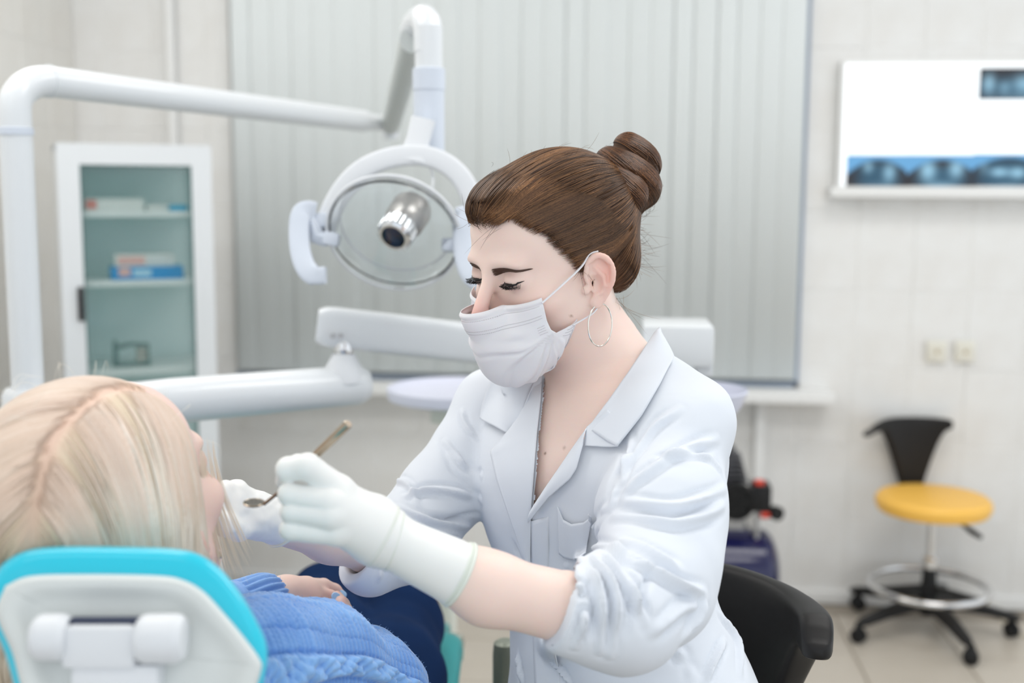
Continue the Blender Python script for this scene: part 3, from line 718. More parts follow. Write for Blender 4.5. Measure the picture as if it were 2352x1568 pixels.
# side mounts and C handles
for s_, pts_m, hx in ((0, ((752, 515), (770, 545)), 0), (1, ((1095, 535), (1035, 560)), 1)):
    (ax_, ay_), (bx_, by_) = pts_m
    m0, m1 = P(ax_, ay_, DY), P(bx_, by_, 1.90)
    mb = MB()
    if s_ == 0:
        mb.box(P(738, 508, DY), (0.030, 0.024, 0.046), CROT, 0.006); mb.box(P(762, 549, 1.90), (0.026, 0.022, 0.028), CROT @ Matrix.Rotation(-0.2, 3, 'Z'), 0.005)
        mb.tube([P(712, 505, 1.91), P(728, 545, 1.905), P(752, 552, 1.90)], [0.010, 0.012, 0.010], 12, flat=(0.8, 1.0))
    else:
        mb.box(P(1035, 562, 1.90), (0.028, 0.022, 0.030), CROT, 0.005); mb.tube([P(1035, 560, 1.90), P(1092, 548, DY)], 0.010, 12)
    mb.build('side_mount', M_BLUEW, lamp)
hl = sm([P(724, 487, 1.91), P(706, 484, 1.905), P(692, 492, 1.90), P(687, 525, 1.895), P(690, 575, 1.885), P(703, 615, 1.875), P(722, 632, 1.87), P(748, 632, 1.865)], 6)
mb = MB(); mb.tube(hl, [0.0095] * (len(hl) - 6) + [0.008] * 6, 14, flat=(1.75, 0.62), up=tuple(CROT @ Vector((0, 0, 1)))); mb.build('handle', M_BLUEW, lamp)
hr = sm([P(1055, 500, 1.90), P(1065, 500, 1.895), P(1064, 540, 1.89), P(1068, 590, 1.88), P(1082, 630, 1.87), P(1105, 646, 1.865), P(1135, 650, 1.86)], 6)
mb = MB(); mb.tube(hr, 0.0098, 14, flat=(1.75, 0.9), up=tuple(CROT @ Vector((0, 0, 1)))); mb.build('handle', M_BLUEW, lamp)
# cable between post and head
mb = MB(); mb.tube(sm([V3(vx.x, vx.y, P(985, 370, D2).z), P(990, 385, 1.95), P(994, 420, 1.93), P(985, 455, 1.93), b1], 5), 0.0022, 8); mb.build('lead', M_WHITEPL, lamp)

# ------------------------------------------------------------------ delivery arm with console
arm = thing('delivery_arm', 'white swivelling delivery arm with console, behind the dentist', 'equipment arm', (px_, py_, 0))
Dd = 2.02
a0 = V3(px_, py_, P(60, 968, 1.93).z)
a1 = P(400, 920, 1.86); a2 = P(828, 884, 2.02)
mb = MB(); mb.tube([a0, a1, a1.lerp(a2, 0.97), a2, a2 + (a2 - a1).normalized() * 0.012], [0.034, 0.0365, 0.0345, 0.033, 0.026], 28); mb.build('lower_arm', M_WHITE, arm)
mb = MB(); mb.lathe([(rp * 1.005, -0.045), (0.04, -0.045), (0.042, -0.03), (0.042, 0.035), (0.036, 0.045), (rp * 1.005, 0.045)], a0, None, 32); mb.build('pole_clamp', M_WHITE, arm)
c = P(800, 860, 2.005); zt_ = P(790, 812, 2.0).z
mb = MB(); mb.lathe([(0, -0.01), (0.040, -0.01), (0.036, 0.005), (0.026, (zt_ - c.z) * .6), (0.019, zt_ - c.z), (0, zt_ - c.z)], c + V3(-0.008, 0, 0), None, 30); mb.build('pivot', M_WHITEPL, arm)
mb = MB(); mb.lathe([(0, 0), (0.015, 0), (0.0165, 0.006), (0.0165, 0.012), (0.013, 0.022), (0, 0.022)], V3(c.x - 0.008, c.y, zt_), None, 26); mb.build('pivot_ring', M_CHROME, arm)
u0, u1 = P(728, 747, 2.0), P(1500, 835, 2.12)
def beam(mb, p0, p1, hw, hh, r0=1.0, r1=1.0):
    ax = (p1 - p0).normalized(); mb.tube([p0 - ax * 0.0, p0 + ax * 0.012, p0 + ax * 0.03, p1 - ax * 0.02, p1], [0.80, 0.96, 1.0, 1.0, 0.9], 24, flat=(hw, hh), up=(0, 0, 1)); return mb
beam(MB(), u0, u1, 0.026, 0.0345).build('upper_arm', M_WHITE, arm)
for px in (765, 783):
    q = P(px, 771, 1.972); MB().lathe([(0, 0), (0.0045, 0), (0.0045, 0.004), (0, 0.004)], q, axes(V3(0, -1, 0), (1, 0, 0)), 12).build('screw', M_GREYMET, arm)
q0, q1 = P(1475, 842, 2.12), P(1640, 748, 2.12)
mb = MB(); box_between(mb, (q0.x, q0.y, q0.z), (q1.x, q0.y + 0.16, q1.z), bev=0.008); mb.build('console', M_WHITE, arm)
q2, q3 = P(1600, 866, 2.12), P(1638, 846, 2.12); mb = MB(); box_between(mb, (q2.x, q2.y + .01, q2.z), (q3.x, q2.y + 0.06, q0.z), bev=0.002); mb.build('console_foot', M_WHITEPL, arm)
q4 = P(1540, 795, 2.12)
mb = MB(); mb.tube([u1, V3((q0.x + q1.x) / 2, q0.y + 0.05, u1.z)], 0.02, 16); mb.build('console_joint', M_WHITEPL, arm)

# ------------------------------------------------------------------ round tray on a stand
tc = P(1050, 893, 2.62)
tr = thing('instrument_tray', 'pale lilac oval tray on a cream stand below the delivery arm', 'tray', (tc.x, tc.y, 0))
M_LILAC = mat('lilac_white_plastic', (0.66, 0.68, 0.80), 0.4)
R_ = 0.156
mb = MB(); mb.lathe([(0, -0.024), (R_ * .90, -0.024), (R_ * .985, -0.019), (R_, 0.0), (R_ * .995, 0.004), (R_ * .965, 0.004), (R_ * .90, -0.004), (R_ * .82, -0.008), (0, -0.008)], tc, None, 64, 1.0, 1.0); mb.build('tray_dish', M_LILAC, tr)
mb = MB(); s0 = P(1012, 940, 2.30); x0 = tc.x - 0.03
box_between(mb, (tc.x - 0.055, tc.y - 0.045, tc.z - 0.072), (tc.x + 0.05, tc.y + 0.045, tc.z - 0.0245), bev=0.008)
mb.tube([V3(tc.x - 0.02, tc.y, tc.z - 0.07), V3(tc.x - 0.02, tc.y, 0.03)], 0.019, 20); mb.lathe([(0, 0), (0.10, 0), (0.11, 0.012), (0.10, 0.03), (0.03, 0.05), (0, 0.05)], V3(tc.x - 0.02, tc.y, 0), None, 36); mb.build('stand', mat('cream_enamel', (0.74, 0.75, 0.68), 0.4), tr)

# ------------------------------------------------------------------ spittoon
bc = P(1602, 895, 2.25)
sp = thing('spittoon', 'white rinse bowl on a pedestal behind the dentist shoulder', 'bowl', (bc.x, bc.y, 0))
rb = 0.096
mb = MB(); mb.lathe([(0, -0.085), (0.03, -0.085), (0.055, -0.07), (rb * .88, -0.028), (rb * .97, -0.006), (rb, 0.0), (rb * .985, 0.003), (rb * .95, -0.002), (rb * .82, -0.03), (rb * .5, -0.058), (0, -0.066)], bc, None, 56); mb.build('basin', M_LILAC, sp)
mb = MB(); mb.lathe([(0, 0.0), (0.085, 0.0), (0.08, 0.03), (0.042, 0.10), (0.036, bc.z - 0.12), (0.04, bc.z - 0.084), (0, bc.z - 0.084)], V3(bc.x - 0.02, bc.y, 0), None, 40); mb.build('pedestal', M_WHITE, sp)
# ------------------------------------------------------------------ implicit surface modelling (numpy)
f4 = np.float32
def A3(v): return np.array([float(v[0]), float(v[1]), float(v[2])], dtype=f4)
def smin(a, b, k):
    h = np.clip(0.5 + 0.5 * (b - a) / k, 0, 1); return b * (1 - h) + a * h - k * h * (1 - h)
def smax(a, b, k): return -smin(-a, -b, k)
def cap(X, a, b, ra, rb=None):
    rb = ra if rb is None else rb
    a, b = A3(a), A3(b); ab = b - a; q = X - a
    t = np.clip((q @ ab) / max(float(ab @ ab), 1e-12), 0, 1)
    d = q - t[:, None] * ab
    return np.sqrt((d * d).sum(1)) - (ra + (rb - ra) * t)
def chain(X, pts, rads, k=0.004):
    d = cap(X, pts[0], pts[1], rads[0], rads[1])
    for i in range(1, len(pts) - 1): d = smin(d, cap(X, pts[i], pts[i + 1], rads[i], rads[i + 1]), k)
    return d
def ell(X, c, r, R=None):
    q = X - A3(c)
    if R is not None: q = q @ np.asarray(R, dtype=f4)          # columns of R are the ellipsoid axes
    r = A3(r); k0 = np.sqrt(((q / r) ** 2).sum(1)); k1 = np.sqrt(((q / (r * r)) ** 2).sum(1))
    return k0 * (k0 - 1) / np.maximum(k1, 1e-9)
def sph(X, c, r): q = X - A3(c); return np.sqrt((q * q).sum(1)) - r
def loft(X, secs, lat, fwd, p=2.3):
    """secs: [(center, half width, half depth)...] stacked along a polyline; lat/fwd: cross section axes"""
    C = np.array([A3(s[0]) for s in secs]); lat, fwd = A3(lat), A3(fwd)
    up = C[0] - C[-1]; up = up / np.linalg.norm(up)
    h = X @ up; hs = C @ up
    o = np.argsort(hs); hs = hs[o]; C = C[o]; a = np.array([secs[i][1] for i in o]); b = np.array([secs[i][2] for i in o])
    cx = np.stack([np.interp(h, hs, C[:, i]) for i in range(3)], 1); aa = np.interp(h, hs, a); bb = np.interp(h, hs, b)
    q = X - cx; u = np.abs(q @ lat) / aa; v = np.abs(q @ fwd) / bb
    rr = (u ** p + v ** p) ** (1 / p)
    d = (rr - 1) * np.minimum(aa, bb)
    cap_ = np.maximum(hs[0] - h, h - hs[-1])
    return smax(d, cap_, 0.03)
def polymesh(fn, lo, hi, h):
    """surface nets over a sparse-evaluated grid"""
    lo = np.array(lo, dtype=f4); hi = np.array(hi, dtype=f4)
    B = 8; nb = np.ceil((hi - lo) / (h * B)).astype(int); n = nb * B + 1
    bx, by, bz = np.meshgrid(*[np.arange(k) for k in nb], indexing='ij')
    bc = np.stack([bx.ravel(), by.ravel(), bz.ravel()], 1)
    cen = lo + (bc + 0.5) * B * h
    d = fn(cen.astype(f4)); keep = np.abs(d) < B * h * 0.87 * 1.35 + 2 * h
    D = np.ones(n, dtype=f4)
    sgn = np.where(d > 0, 1.0, -1.0).reshape(nb)
    full = np.repeat(np.repeat(np.repeat(sgn, B, 0), B, 1), B, 2)
    D[:-1, :-1, :-1] = full; D[-1] = D[-2]; D[:, -1] = D[:, -2]; D[:, :, -1] = D[:, :, -2]
    ob = np.arange(B + 1); ox, oy, oz = np.meshgrid(ob, ob, ob, indexing='ij'); off = np.stack([ox.ravel(), oy.ravel(), oz.ravel()], 1)
    kb = bc[keep]
    for s in range(0, len(kb), 600):
        idx = (kb[s:s + 600, None, :] * B + off[None]).reshape(-1, 3)
        v = fn((lo + idx * f4(h)).astype(f4)); D[idx[:, 0], idx[:, 1], idx[:, 2]] = v
    S = D < 0
    acc = np.zeros((n[0] - 1, n[1] - 1, n[2] - 1, 3), dtype=f4); cnt = np.zeros((n[0] - 1, n[1] - 1, n[2] - 1), dtype=f4)
    cs = [(i, j, k) for i in (0, 1) for j in (0, 1) for k in (0, 1)]
    any_ = np.zeros(cnt.shape, bool); all_ = np.ones(cnt.shape, bool)
    def sl(A, c): return A[c[0]:A.shape[0] - 1 + c[0], c[1]:A.shape[1] - 1 + c[1], c[2]:A.shape[2] - 1 + c[2]]
    for c in cs: any_ |= sl(S, c); all_ &= sl(S, c)
    act = any_ & ~all_
    ii = np.argwhere(act)
    vals = {c: D[ii[:, 0] + c[0], ii[:, 1] + c[1], ii[:, 2] + c[2]] for c in cs}
    pos = np.zeros((len(ii), 3), dtype=f4); ct = np.zeros(len(ii), dtype=f4)
    for c in cs:
        for ax in range(3):
            if c[ax] == 0:
                e = list(c); e[ax] = 1; e = tuple(e); a, b = vals[c], vals[e]
                m = (a < 0) != (b < 0); t = np.where(m, a / np.where(m, a - b, 1), 0)
                p = np.zeros((len(ii), 3), dtype=f4); p[:] = c; p[:, ax] = t
                pos += p * m[:, None]; ct += m
    pos = lo + (ii + pos / np.maximum(ct, 1)[:, None]) * f4(h)
    idm = -np.ones(act.shape, dtype=np.int64); idm[act] = np.arange(len(ii))
    quads = []
    for ax in range(3):
        a, b = (ax + 1) % 3, (ax + 2) % 3
        s0 = [slice(None)] * 3; s1 = [slice(None)] * 3; s0[ax] = slice(0, -1); s1[ax] = slice(1, None)
        cr = S[tuple(s0)] != S[tuple(s1)]
        e = np.argwhere(cr)
        e = e[(e[:, a] > 0) & (e[:, b] > 0) & (e[:, a] < n[a] - 1) & (e[:, b] < n[b] - 1)]
        g = []
        for da, db in ((-1, -1), (0, -1), (0, 0), (-1, 0)):
            q = e.copy(); q[:, a] += da; q[:, b] += db; g.append(idm[q[:, 0], q[:, 1], q[:, 2]])
        g = np.stack(g, 1); fl = ~S[e[:, 0], e[:, 1], e[:, 2]]
        g[fl] = g[fl][:, ::-1]; quads.append(g)
    F = np.concatenate(quads); F = F[(F >= 0).all(1)]
    # a Newton step for accuracy
    g3, dd = grad(fn, pos, h * 0.5); gn = np.linalg.norm(g3, axis=1, keepdims=True)
    stp = np.clip(dd[:, None] / np.maximum(gn, 0.3), -h * .6, h * .6)
    pos = pos - g3 / np.maximum(gn, 1e-6) * stp
    return pos.astype(f4), F
def grad(fn, X, e=0.001):
    X = X.astype(f4); g = np.zeros_like(X)
    for i in range(3):
        d = np.zeros(3, dtype=f4); d[i] = e
        g[:, i] = (fn(X + d) - fn(X - d)) / (2 * e)
    return g, fn(X)
def unit(v): return v / np.maximum(np.linalg.norm(v, axis=-1, keepdims=True), 1e-9)
def project_to(fn, X, it=4, off=0.0):
    X = X.astype(f4).copy()
    for _ in range(it):
        g, d = grad(fn, X); gn = np.maximum(np.linalg.norm(g, axis=1, keepdims=True), 0.4); X -= (d - off)[:, None] * g / gn ** 2
    return X
def hit(fn, pix, d0, d1=None, off=0.0):
    """sphere trace from the camera through pixels onto fn; returns world points (offset outwards)"""
    pix = np.asarray(pix, dtype=float).reshape(-1, 2)
    R = np.stack([np.array(ray(a, b)) for a, b in pix]); L = np.linalg.norm(R, axis=1, keepdims=True); Rn = (R / L)
    t = np.full(len(pix), d0); best = np.full(len(pix), 1e9); bt = t.copy()
    d1 = d1 or d0 + 0.9
    for _ in range(70):
        X = (EYEN + Rn * t[:, None]).astype(f4); d = fn(X)
        m = np.abs(d) < best; best[m] = np.abs(d)[m]; bt[m] = t[m]
        t = t + np.clip(d * 0.8, -0.01, 0.05); t = np.minimum(t, d1)
    X = EYEN + Rn * bt[:, None]
    if off:
        g, _ = grad(fn, X); X = X + unit(g) * off
    return X
def curve_dist(X, C):
    """distance of points X to polyline C, and parameter"""
    best = np.full(len(X), 1e9, dtype=f4); par = np.zeros(len(X), dtype=f4)
    for i in range(len(C) - 1):
        a, b = A3(C[i]), A3(C[i + 1]); ab = b - a; t = np.clip(((X - a) @ ab) / max(float(ab @ ab), 1e-12), 0, 1)
        d = np.linalg.norm(X - a - t[:, None] * ab, axis=1); m = d < best; best[m] = d[m]; par[m] = (i + t[m]) / (len(C) - 1)
    return best, par
def apply_folds(pos, nrm, folds):
    """folds: (world polyline, width, amplitude) -> displacement along the normals, fading at the ends"""
    dsp = np.zeros(len(pos), dtype=f4)
    for C, wd, amp in folds:
        C = np.asarray(C); lo, hi = C.min(0) - 4 * wd, C.max(0) + 4 * wd
        m = ((pos > lo) & (pos < hi)).all(1)
        if not m.any(): continue
        d, t = curve_dist(pos[m], C); fade = np.clip(np.minimum(t, 1 - t) * 4 + 0.15, 0, 1)
        if amp > 0:   # a ridge with a sharper shaded side: ridge + neighbouring valley
            v = amp * np.exp(-(d / (0.85 * wd)) ** 2) - 0.5 * amp * np.exp(-((d - 1.7 * wd) / (0.65 * wd)) ** 2)
        else: v = amp * np.exp(-(d / wd) ** 2)
        dsp[m] += v * fade
    return pos + nrm * dsp[:, None]
def vnoise(X, s, seed=0):
    X = X * s + seed * 17.3
    return (np.sin(X[:, 0] * 1.7 + 1.3 * np.sin(X[:, 1] * 1.1 + seed)) * np.sin(X[:, 1] * 1.3 + 1.7 * np.sin(X[:, 2] * 1.2)) + np.sin(X[:, 2] * 1.9 + 1.1 * np.sin(X[:, 0] * 1.4))) * 0.5
def sheet(name, A, B, fn, m, parent, off0=0.004, off1=0.004, n=14, thick=0.0012, mid=0.0, d0=0.8, offn=None, dens=8, smooth_it=0):
    """cloth panel between two pixel polylines A and B laid on fn, with its own thickness"""
    def dense(L, k):
        L = np.array(L, float); s = np.concatenate([[0], np.cumsum(np.linalg.norm(np.diff(L, axis=0), axis=1))]); t = np.linspace(0, s[-1], k)
        return np.stack([np.interp(t, s, L[:, 0]), np.interp(t, s, L[:, 1])], 1)
    k = dens * max(len(A), len(B)); a, b = dense(A, k), dense(B, k)
    G = []; W = []
    for j in range(n + 1):
        t = j / n; G.append(a * (1 - t) + b * t); W.append(np.full(k, off0 * (1 - t) + off1 * t + mid * math.sin(PI * t)))
    G = np.concatenate(G); W = np.concatenate(W)
    X = hit(fn, G, d0); g, _ = grad(fn, X, 0.006); X = X + unit(g) * W[:, None]
    D = project(X)[:, 2].reshape(n + 1, k)
    for _ in range(smooth_it):
        Dp = np.pad(D, 1, mode='edge'); D = (Dp[:-2, 1:-1] + Dp[2:, 1:-1] + Dp[1:-1, :-2] + Dp[1:-1, 2:] + 2 * D) / 6
    if smooth_it:
        pr = project(X); X = np.array([np.array(P(pr[i, 0], pr[i, 1], D.ravel()[i])) for i in range(len(X))])
    F = [(j * k + i, j * k + i + 1, (j + 1) * k + i + 1, (j + 1) * k + i) for j in range(n) for i in range(k - 1)]
    return shell(name, X, F, m, parent, thick, toward=True)
def shell(name, X, F, m, parent, thick, toward=False, nrm=None):
    """closed thin solid from a sheet of quads"""
    X = np.asarray(X, dtype=np.float64); Fa = np.array(F); N = np.zeros_like(X)
    fn_ = np.cross(X[Fa[:, 2]] - X[Fa[:, 0]], X[Fa[:, 3]] - X[Fa[:, 1]])
    for c in range(4): np.add.at(N, Fa[:, c], fn_)
    N = unit(N)
    if toward:
        s = ((EYEN - X) * N).sum(1); sg = 1 if s.mean() > 0 else -1
    else: sg = 1
    if sg < 0: Fa = Fa[:, ::-1]; N = -N
    X2 = X - N * thick; nV = len(X)
    from collections import Counter
    E = Counter(); dirE = {}
    for f in Fa:
        for a, b in zip(f, np.roll(f, -1)): E[(min(a, b), max(a, b))] += 1; dirE[(min(a, b), max(a, b))] = (a, b)
    side = [(b, a, a + nV, b + nV) for (k, c) in E.items() if c == 1 for (a, b) in [dirE[k]]]
    return mesh_from(name, np.concatenate([X, X2]), np.concatenate([Fa, Fa[:, ::-1] + nV, np.array(side)]), m, parent)
def strands(name, paths, rad, m, parent, cols=None, ns=3, taper=True):
    """many thin tubes joined as one hair part; paths (S,K,3)"""
    Pp = np.asarray(paths, dtype=np.float64); S, K, _ = Pp.shape
    T = np.gradient(Pp, axis=1); T = unit(T); ref = np.array([0.3, 0.2, 0.93]); U = unit(np.cross(T, ref)); Vv = np.cross(T, U)
    tp = np.linspace(0, 1, K); tpr = np.ones(K) if not taper else np.clip(1.15 - np.abs(2 * tp - 1) ** 3, 0.15, 1)
    r = (np.asarray(rad).reshape(-1, 1) * tpr[None]) if np.ndim(rad) else rad * tpr[None] * np.ones((S, 1))
    vs = []
    for j in range(ns):
        a = 2 * PI * j / ns; vs.append(Pp + (U * math.cos(a) + Vv * math.sin(a)) * r[:, :, None])
    Vx = np.stack(vs, 2).reshape(-1, 3)
    base = (np.arange(S)[:, None, None] * K + np.arange(K - 1)[None, :, None]) * ns; j = np.arange(ns)[None, None]
    j2 = (j + 1) % ns
    F = np.stack(np.broadcast_arrays(base + j, base + j2, base + ns + j2, base + ns + j), -1).reshape(-1, 4)
    c = None
    if cols is not None: c = np.repeat(np.asarray(cols)[:, None, :], K * ns, 1).reshape(-1, 3)
    return mesh_from(name, Vx, F, m, parent, cols=c)
# ------------------------------------------------------------------ head model in local axes: x = person's left, y = forward, z = up
class Frame:
    def __init__(s, O, L, F, U, sc=1.0):
        s.O = A3(O); s.M = np.stack([A3(L), A3(F), A3(U)], 1); s.sc = sc      # columns
    def loc(s, X): return ((X - s.O) @ s.M) / f4(s.sc)
    def wld(s, X): return (np.asarray(X, dtype=f4) * f4(s.sc)) @ s.M.T + s.O
RW = Vector((math.cos(math.radians(5)), math.sin(math.radians(5)), 0)); VW = Vector((-math.sin(math.radians(5)), math.cos(math.radians(5)), 0)); ZW = Vector((0, 0, 1))
def face_frame(O, yaw, pitch, roll=0.0, sc=1.0):
    """yaw: turn away from the camera towards picture left; pitch: nod down"""
    y, p, r = map(math.radians, (yaw, pitch, roll))
    F0 = RW * -math.sin(y) - VW * math.cos(y); L = RW * math.cos(y) - VW * math.sin(y)
    F = F0 * math.cos(p) - ZW * math.sin(p); U = ZW * math.cos(p) + F0 * math.sin(p)
    L2 = L * math.cos(r) + U * math.sin(r); U2 = U * math.cos(r) - L * math.sin(r)
    return Frame(O, L2, F, U2, sc)
EC, ES = math.cos(math.radians(28)), math.sin(math.radians(28))
def ss(pts, n=4): return [tuple(v) for v in sm([Vector(p) for p in pts], n)]
def rr(r, n=4): return list(np.interp(np.linspace(0, len(r) - 1, (len(r) - 1) * n + 1), range(len(r)), r))
def ear_pts(pl):            # (back, up) in the ear plane -> local head coordinates, left ear
    return [(0.0695 + b * ES + e, 0.009 - b * EC, z - 0.020) for (b, z, e) in pl]
def ear(Y):
    ax = Y.copy(); ax[:, 0] = np.abs(ax[:, 0])
    q = np.empty_like(ax)                       # ear plane coordinates: outwards, back, up
    dx, dy = ax[:, 0] - 0.0690, ax[:, 1] - 0.012
    q[:, 1] = dx * ES - dy * EC; q[:, 0] = dx * EC + dy * ES; q[:, 2] = ax[:, 2] + 0.020
    q = q / f4(0.93)
    d = ell(q, (0.002, 0.017, 0.007), (0.0045, 0.0155, 0.024))
    hel = [(0.004, 0.004, -0.001), (0.005, 0.001, 0.011), (0.006, 0.006, 0.026), (0.007, 0.016, 0.033), (0.008, 0.027, 0.028), (0.008, 0.0325, 0.015), (0.007, 0.031, 0.001), (0.005, 0.025, -0.011), (0.003, 0.018, -0.021)]
    d = smin(d, chain(q, ss(hel, 3), rr([0.002, 0.003, 0.0036, 0.0038, 0.0038, 0.0036, 0.0034, 0.003, 0.003], 3), 0.001), 0.003)
    # scapha groove and concha bowl
    gr = chain(q, [(0.009, 0.008, 0.023), (0.010, 0.018, 0.026), (0.0105, 0.0265, 0.018), (0.0105, 0.026, 0.003)], [0.0028, 0.0034, 0.0032, 0.002], 0.002)
    d = smax(d, -gr, 0.0018)
    d = smin(d, chain(q, [(0.006, 0.013, 0.019), (0.0068, 0.0205, 0.008), (0.0065, 0.021, -0.003), (0.005, 0.016, -0.0115), (0.004, 0.009, -0.0145)], [0.0022, 0.0026, 0.0027, 0.0028, 0.0026], 0.002), 0.0022)
    d = smax(d, -ell(q, (0.010, 0.011, 0.000), (0.010, 0.0072, 0.0115)), 0.0025)
    d = smin(d, ell(q, (0.003, 0.0095, -0.0225), (0.0038, 0.0078, 0.0085)), 0.004)
    d = smin(d, ell(q, (0.0035, -0.001, -0.006), (0.004, 0.0045, 0.0055)), 0.004)   # tragus
    return d * 0.93
def head(Y, ears=True, lids=True):
    S = Y.copy(); S[:, 0] = np.abs(S[:, 0])
    d = ell(S, (0, -0.018, 0.036), (0.073, 0.094, 0.082))
    d = smin(d, ell(S, (0, 0.022, -0.022), (0.060, 0.060, 0.080)), 0.03)
    d = smin(d, ell(S, (0, 0.050, 0.045), (0.050, 0.036, 0.042)), 0.03)
    d = smin(d, cap(S, (0.050, -0.005, -0.045), (0.016, 0.062, -0.098), 0.020, 0.013), 0.03)
    d = smin(d, ell(S, (0, 0.070, -0.101), (0.020, 0.018, 0.014)), 0.018)
    d = smin(d, ell(S, (0.040, 0.055, -0.026), (0.022, 0.024, 0.018)), 0.02)
    d = smin(d, ell(S, (0.022, 0.079, 0.017), (0.024, 0.011, 0.008)), 0.016)         # brow ridge
    d = smin(d, ell(S, (0, 0.082, -0.066), (0.026, 0.014, 0.02)), 0.02)              # muzzle
    d = smax(d, -ell(S, (0.031, 0.101, 0.003), (0.019, 0.019, 0.011)), 0.012)        # sockets
    d = smin(d, cap(S, (0, 0.083, 0.010), (0, 0.111, -0.036), 0.0065, 0.0085), 0.014)
    d = smin(d, ell(S, (0.0105, 0.101, -0.040), (0.0078, 0.010, 0.0075)), 0.006)
    d = smax(d, -ell(S, (0.006, 0.106, -0.049), (0.003, 0.006, 0.003)), 0.002)
    d = smin(d, ell(S, (0, 0.095, -0.064), (0.020, 0.006, 0.0042)), 0.006); d = smin(d, ell(S, (0, 0.093, -0.073), (0.018, 0.007, 0.0048)), 0.006)
    if lids:
        d = smin(d, sph(S, (0.031, 0.0725, 0.0), 0.0150), 0.005)
        d = smax(d, -ell(S, (0.0315, 0.088, -0.0042), (0.0112, 0.0045, 0.0016)), 0.0012)   # narrow slit of a lowered eye
    if ears: d = smin(d, ear(Y), 0.005)
    return d
def skin_cols(Y, base=(0.80, 0.585, 0.50), makeup=1.0):
    """skin tone by place: flush on nose, cheeks and ears, lid shading, lips"""
    S = Y.copy(); S[:, 0] = np.abs(S[:, 0]); c = np.tile(np.array(base, dtype=f4), (len(Y), 1))
    def mixin(c, w, col): w = np.clip(w, 0, 1)[:, None]; return c * (1 - w) + np.array(col, dtype=f4) * w
    def gs(p, r): q = (S - A3(p)) / A3(r); return np.exp(-(q * q).sum(1))
    c = mixin(c, 0.55 * gs((0, 0.112, -0.036), (0.02, 0.02, 0.022)), (0.86, 0.40, 0.36))
    c = mixin(c, 0.40 * gs((0.042, 0.07, -0.04), (0.024, 0.03, 0.022)), (0.86, 0.46, 0.40))
    c = mixin(c, 0.6 * gs((0.086, -0.010, -0.010), (0.012, 0.03, 0.04)), (0.84, 0.42, 0.34))
    c = mixin(c, 0.75 * makeup * gs((0.033, 0.088, 0.009), (0.016, 0.014, 0.0055)), (0.42, 0.26, 0.22))
    c = mixin(c, 0.55 * makeup * gs((0.035, 0.087, -0.009), (0.013, 0.010, 0.003)), (0.36, 0.22, 0.20))
    c = mixin(c, 0.85 * gs((0, 0.098, -0.068), (0.02, 0.012, 0.008)), (0.62, 0.25, 0.24))
    return c
M_SKIN = mat('skin', (0.8, 0.58, 0.5), 0.42, attr='Col', sss=0.25, ss_scale=0.008, bump=(420, 0.10, 0.0006), spec=0.35)
M_HAIRB = mat('brown_hair_mass', (0.055, 0.024, 0.011), 0.55, var=(38, 0.8, (0.11, 0.052, 0.024)), spec=0.3)
M_HAIR = mat('brown_hair_strand', (0.1, 0.05, 0.03), 0.40, attr='Col', spec=0.4)
M_BROW = mat('dark_brown_brow', (0.085, 0.045, 0.03), 0.6)
M_LASH = mat('black_lash', (0.008, 0.007, 0.007), 0.5)
M_EYE = mat('eyeball', (0.75, 0.74, 0.74), 0.12, coat=0.5)
M_IRIS = mat('dark_iris', (0.035, 0.022, 0.016), 0.1, coat=0.6)
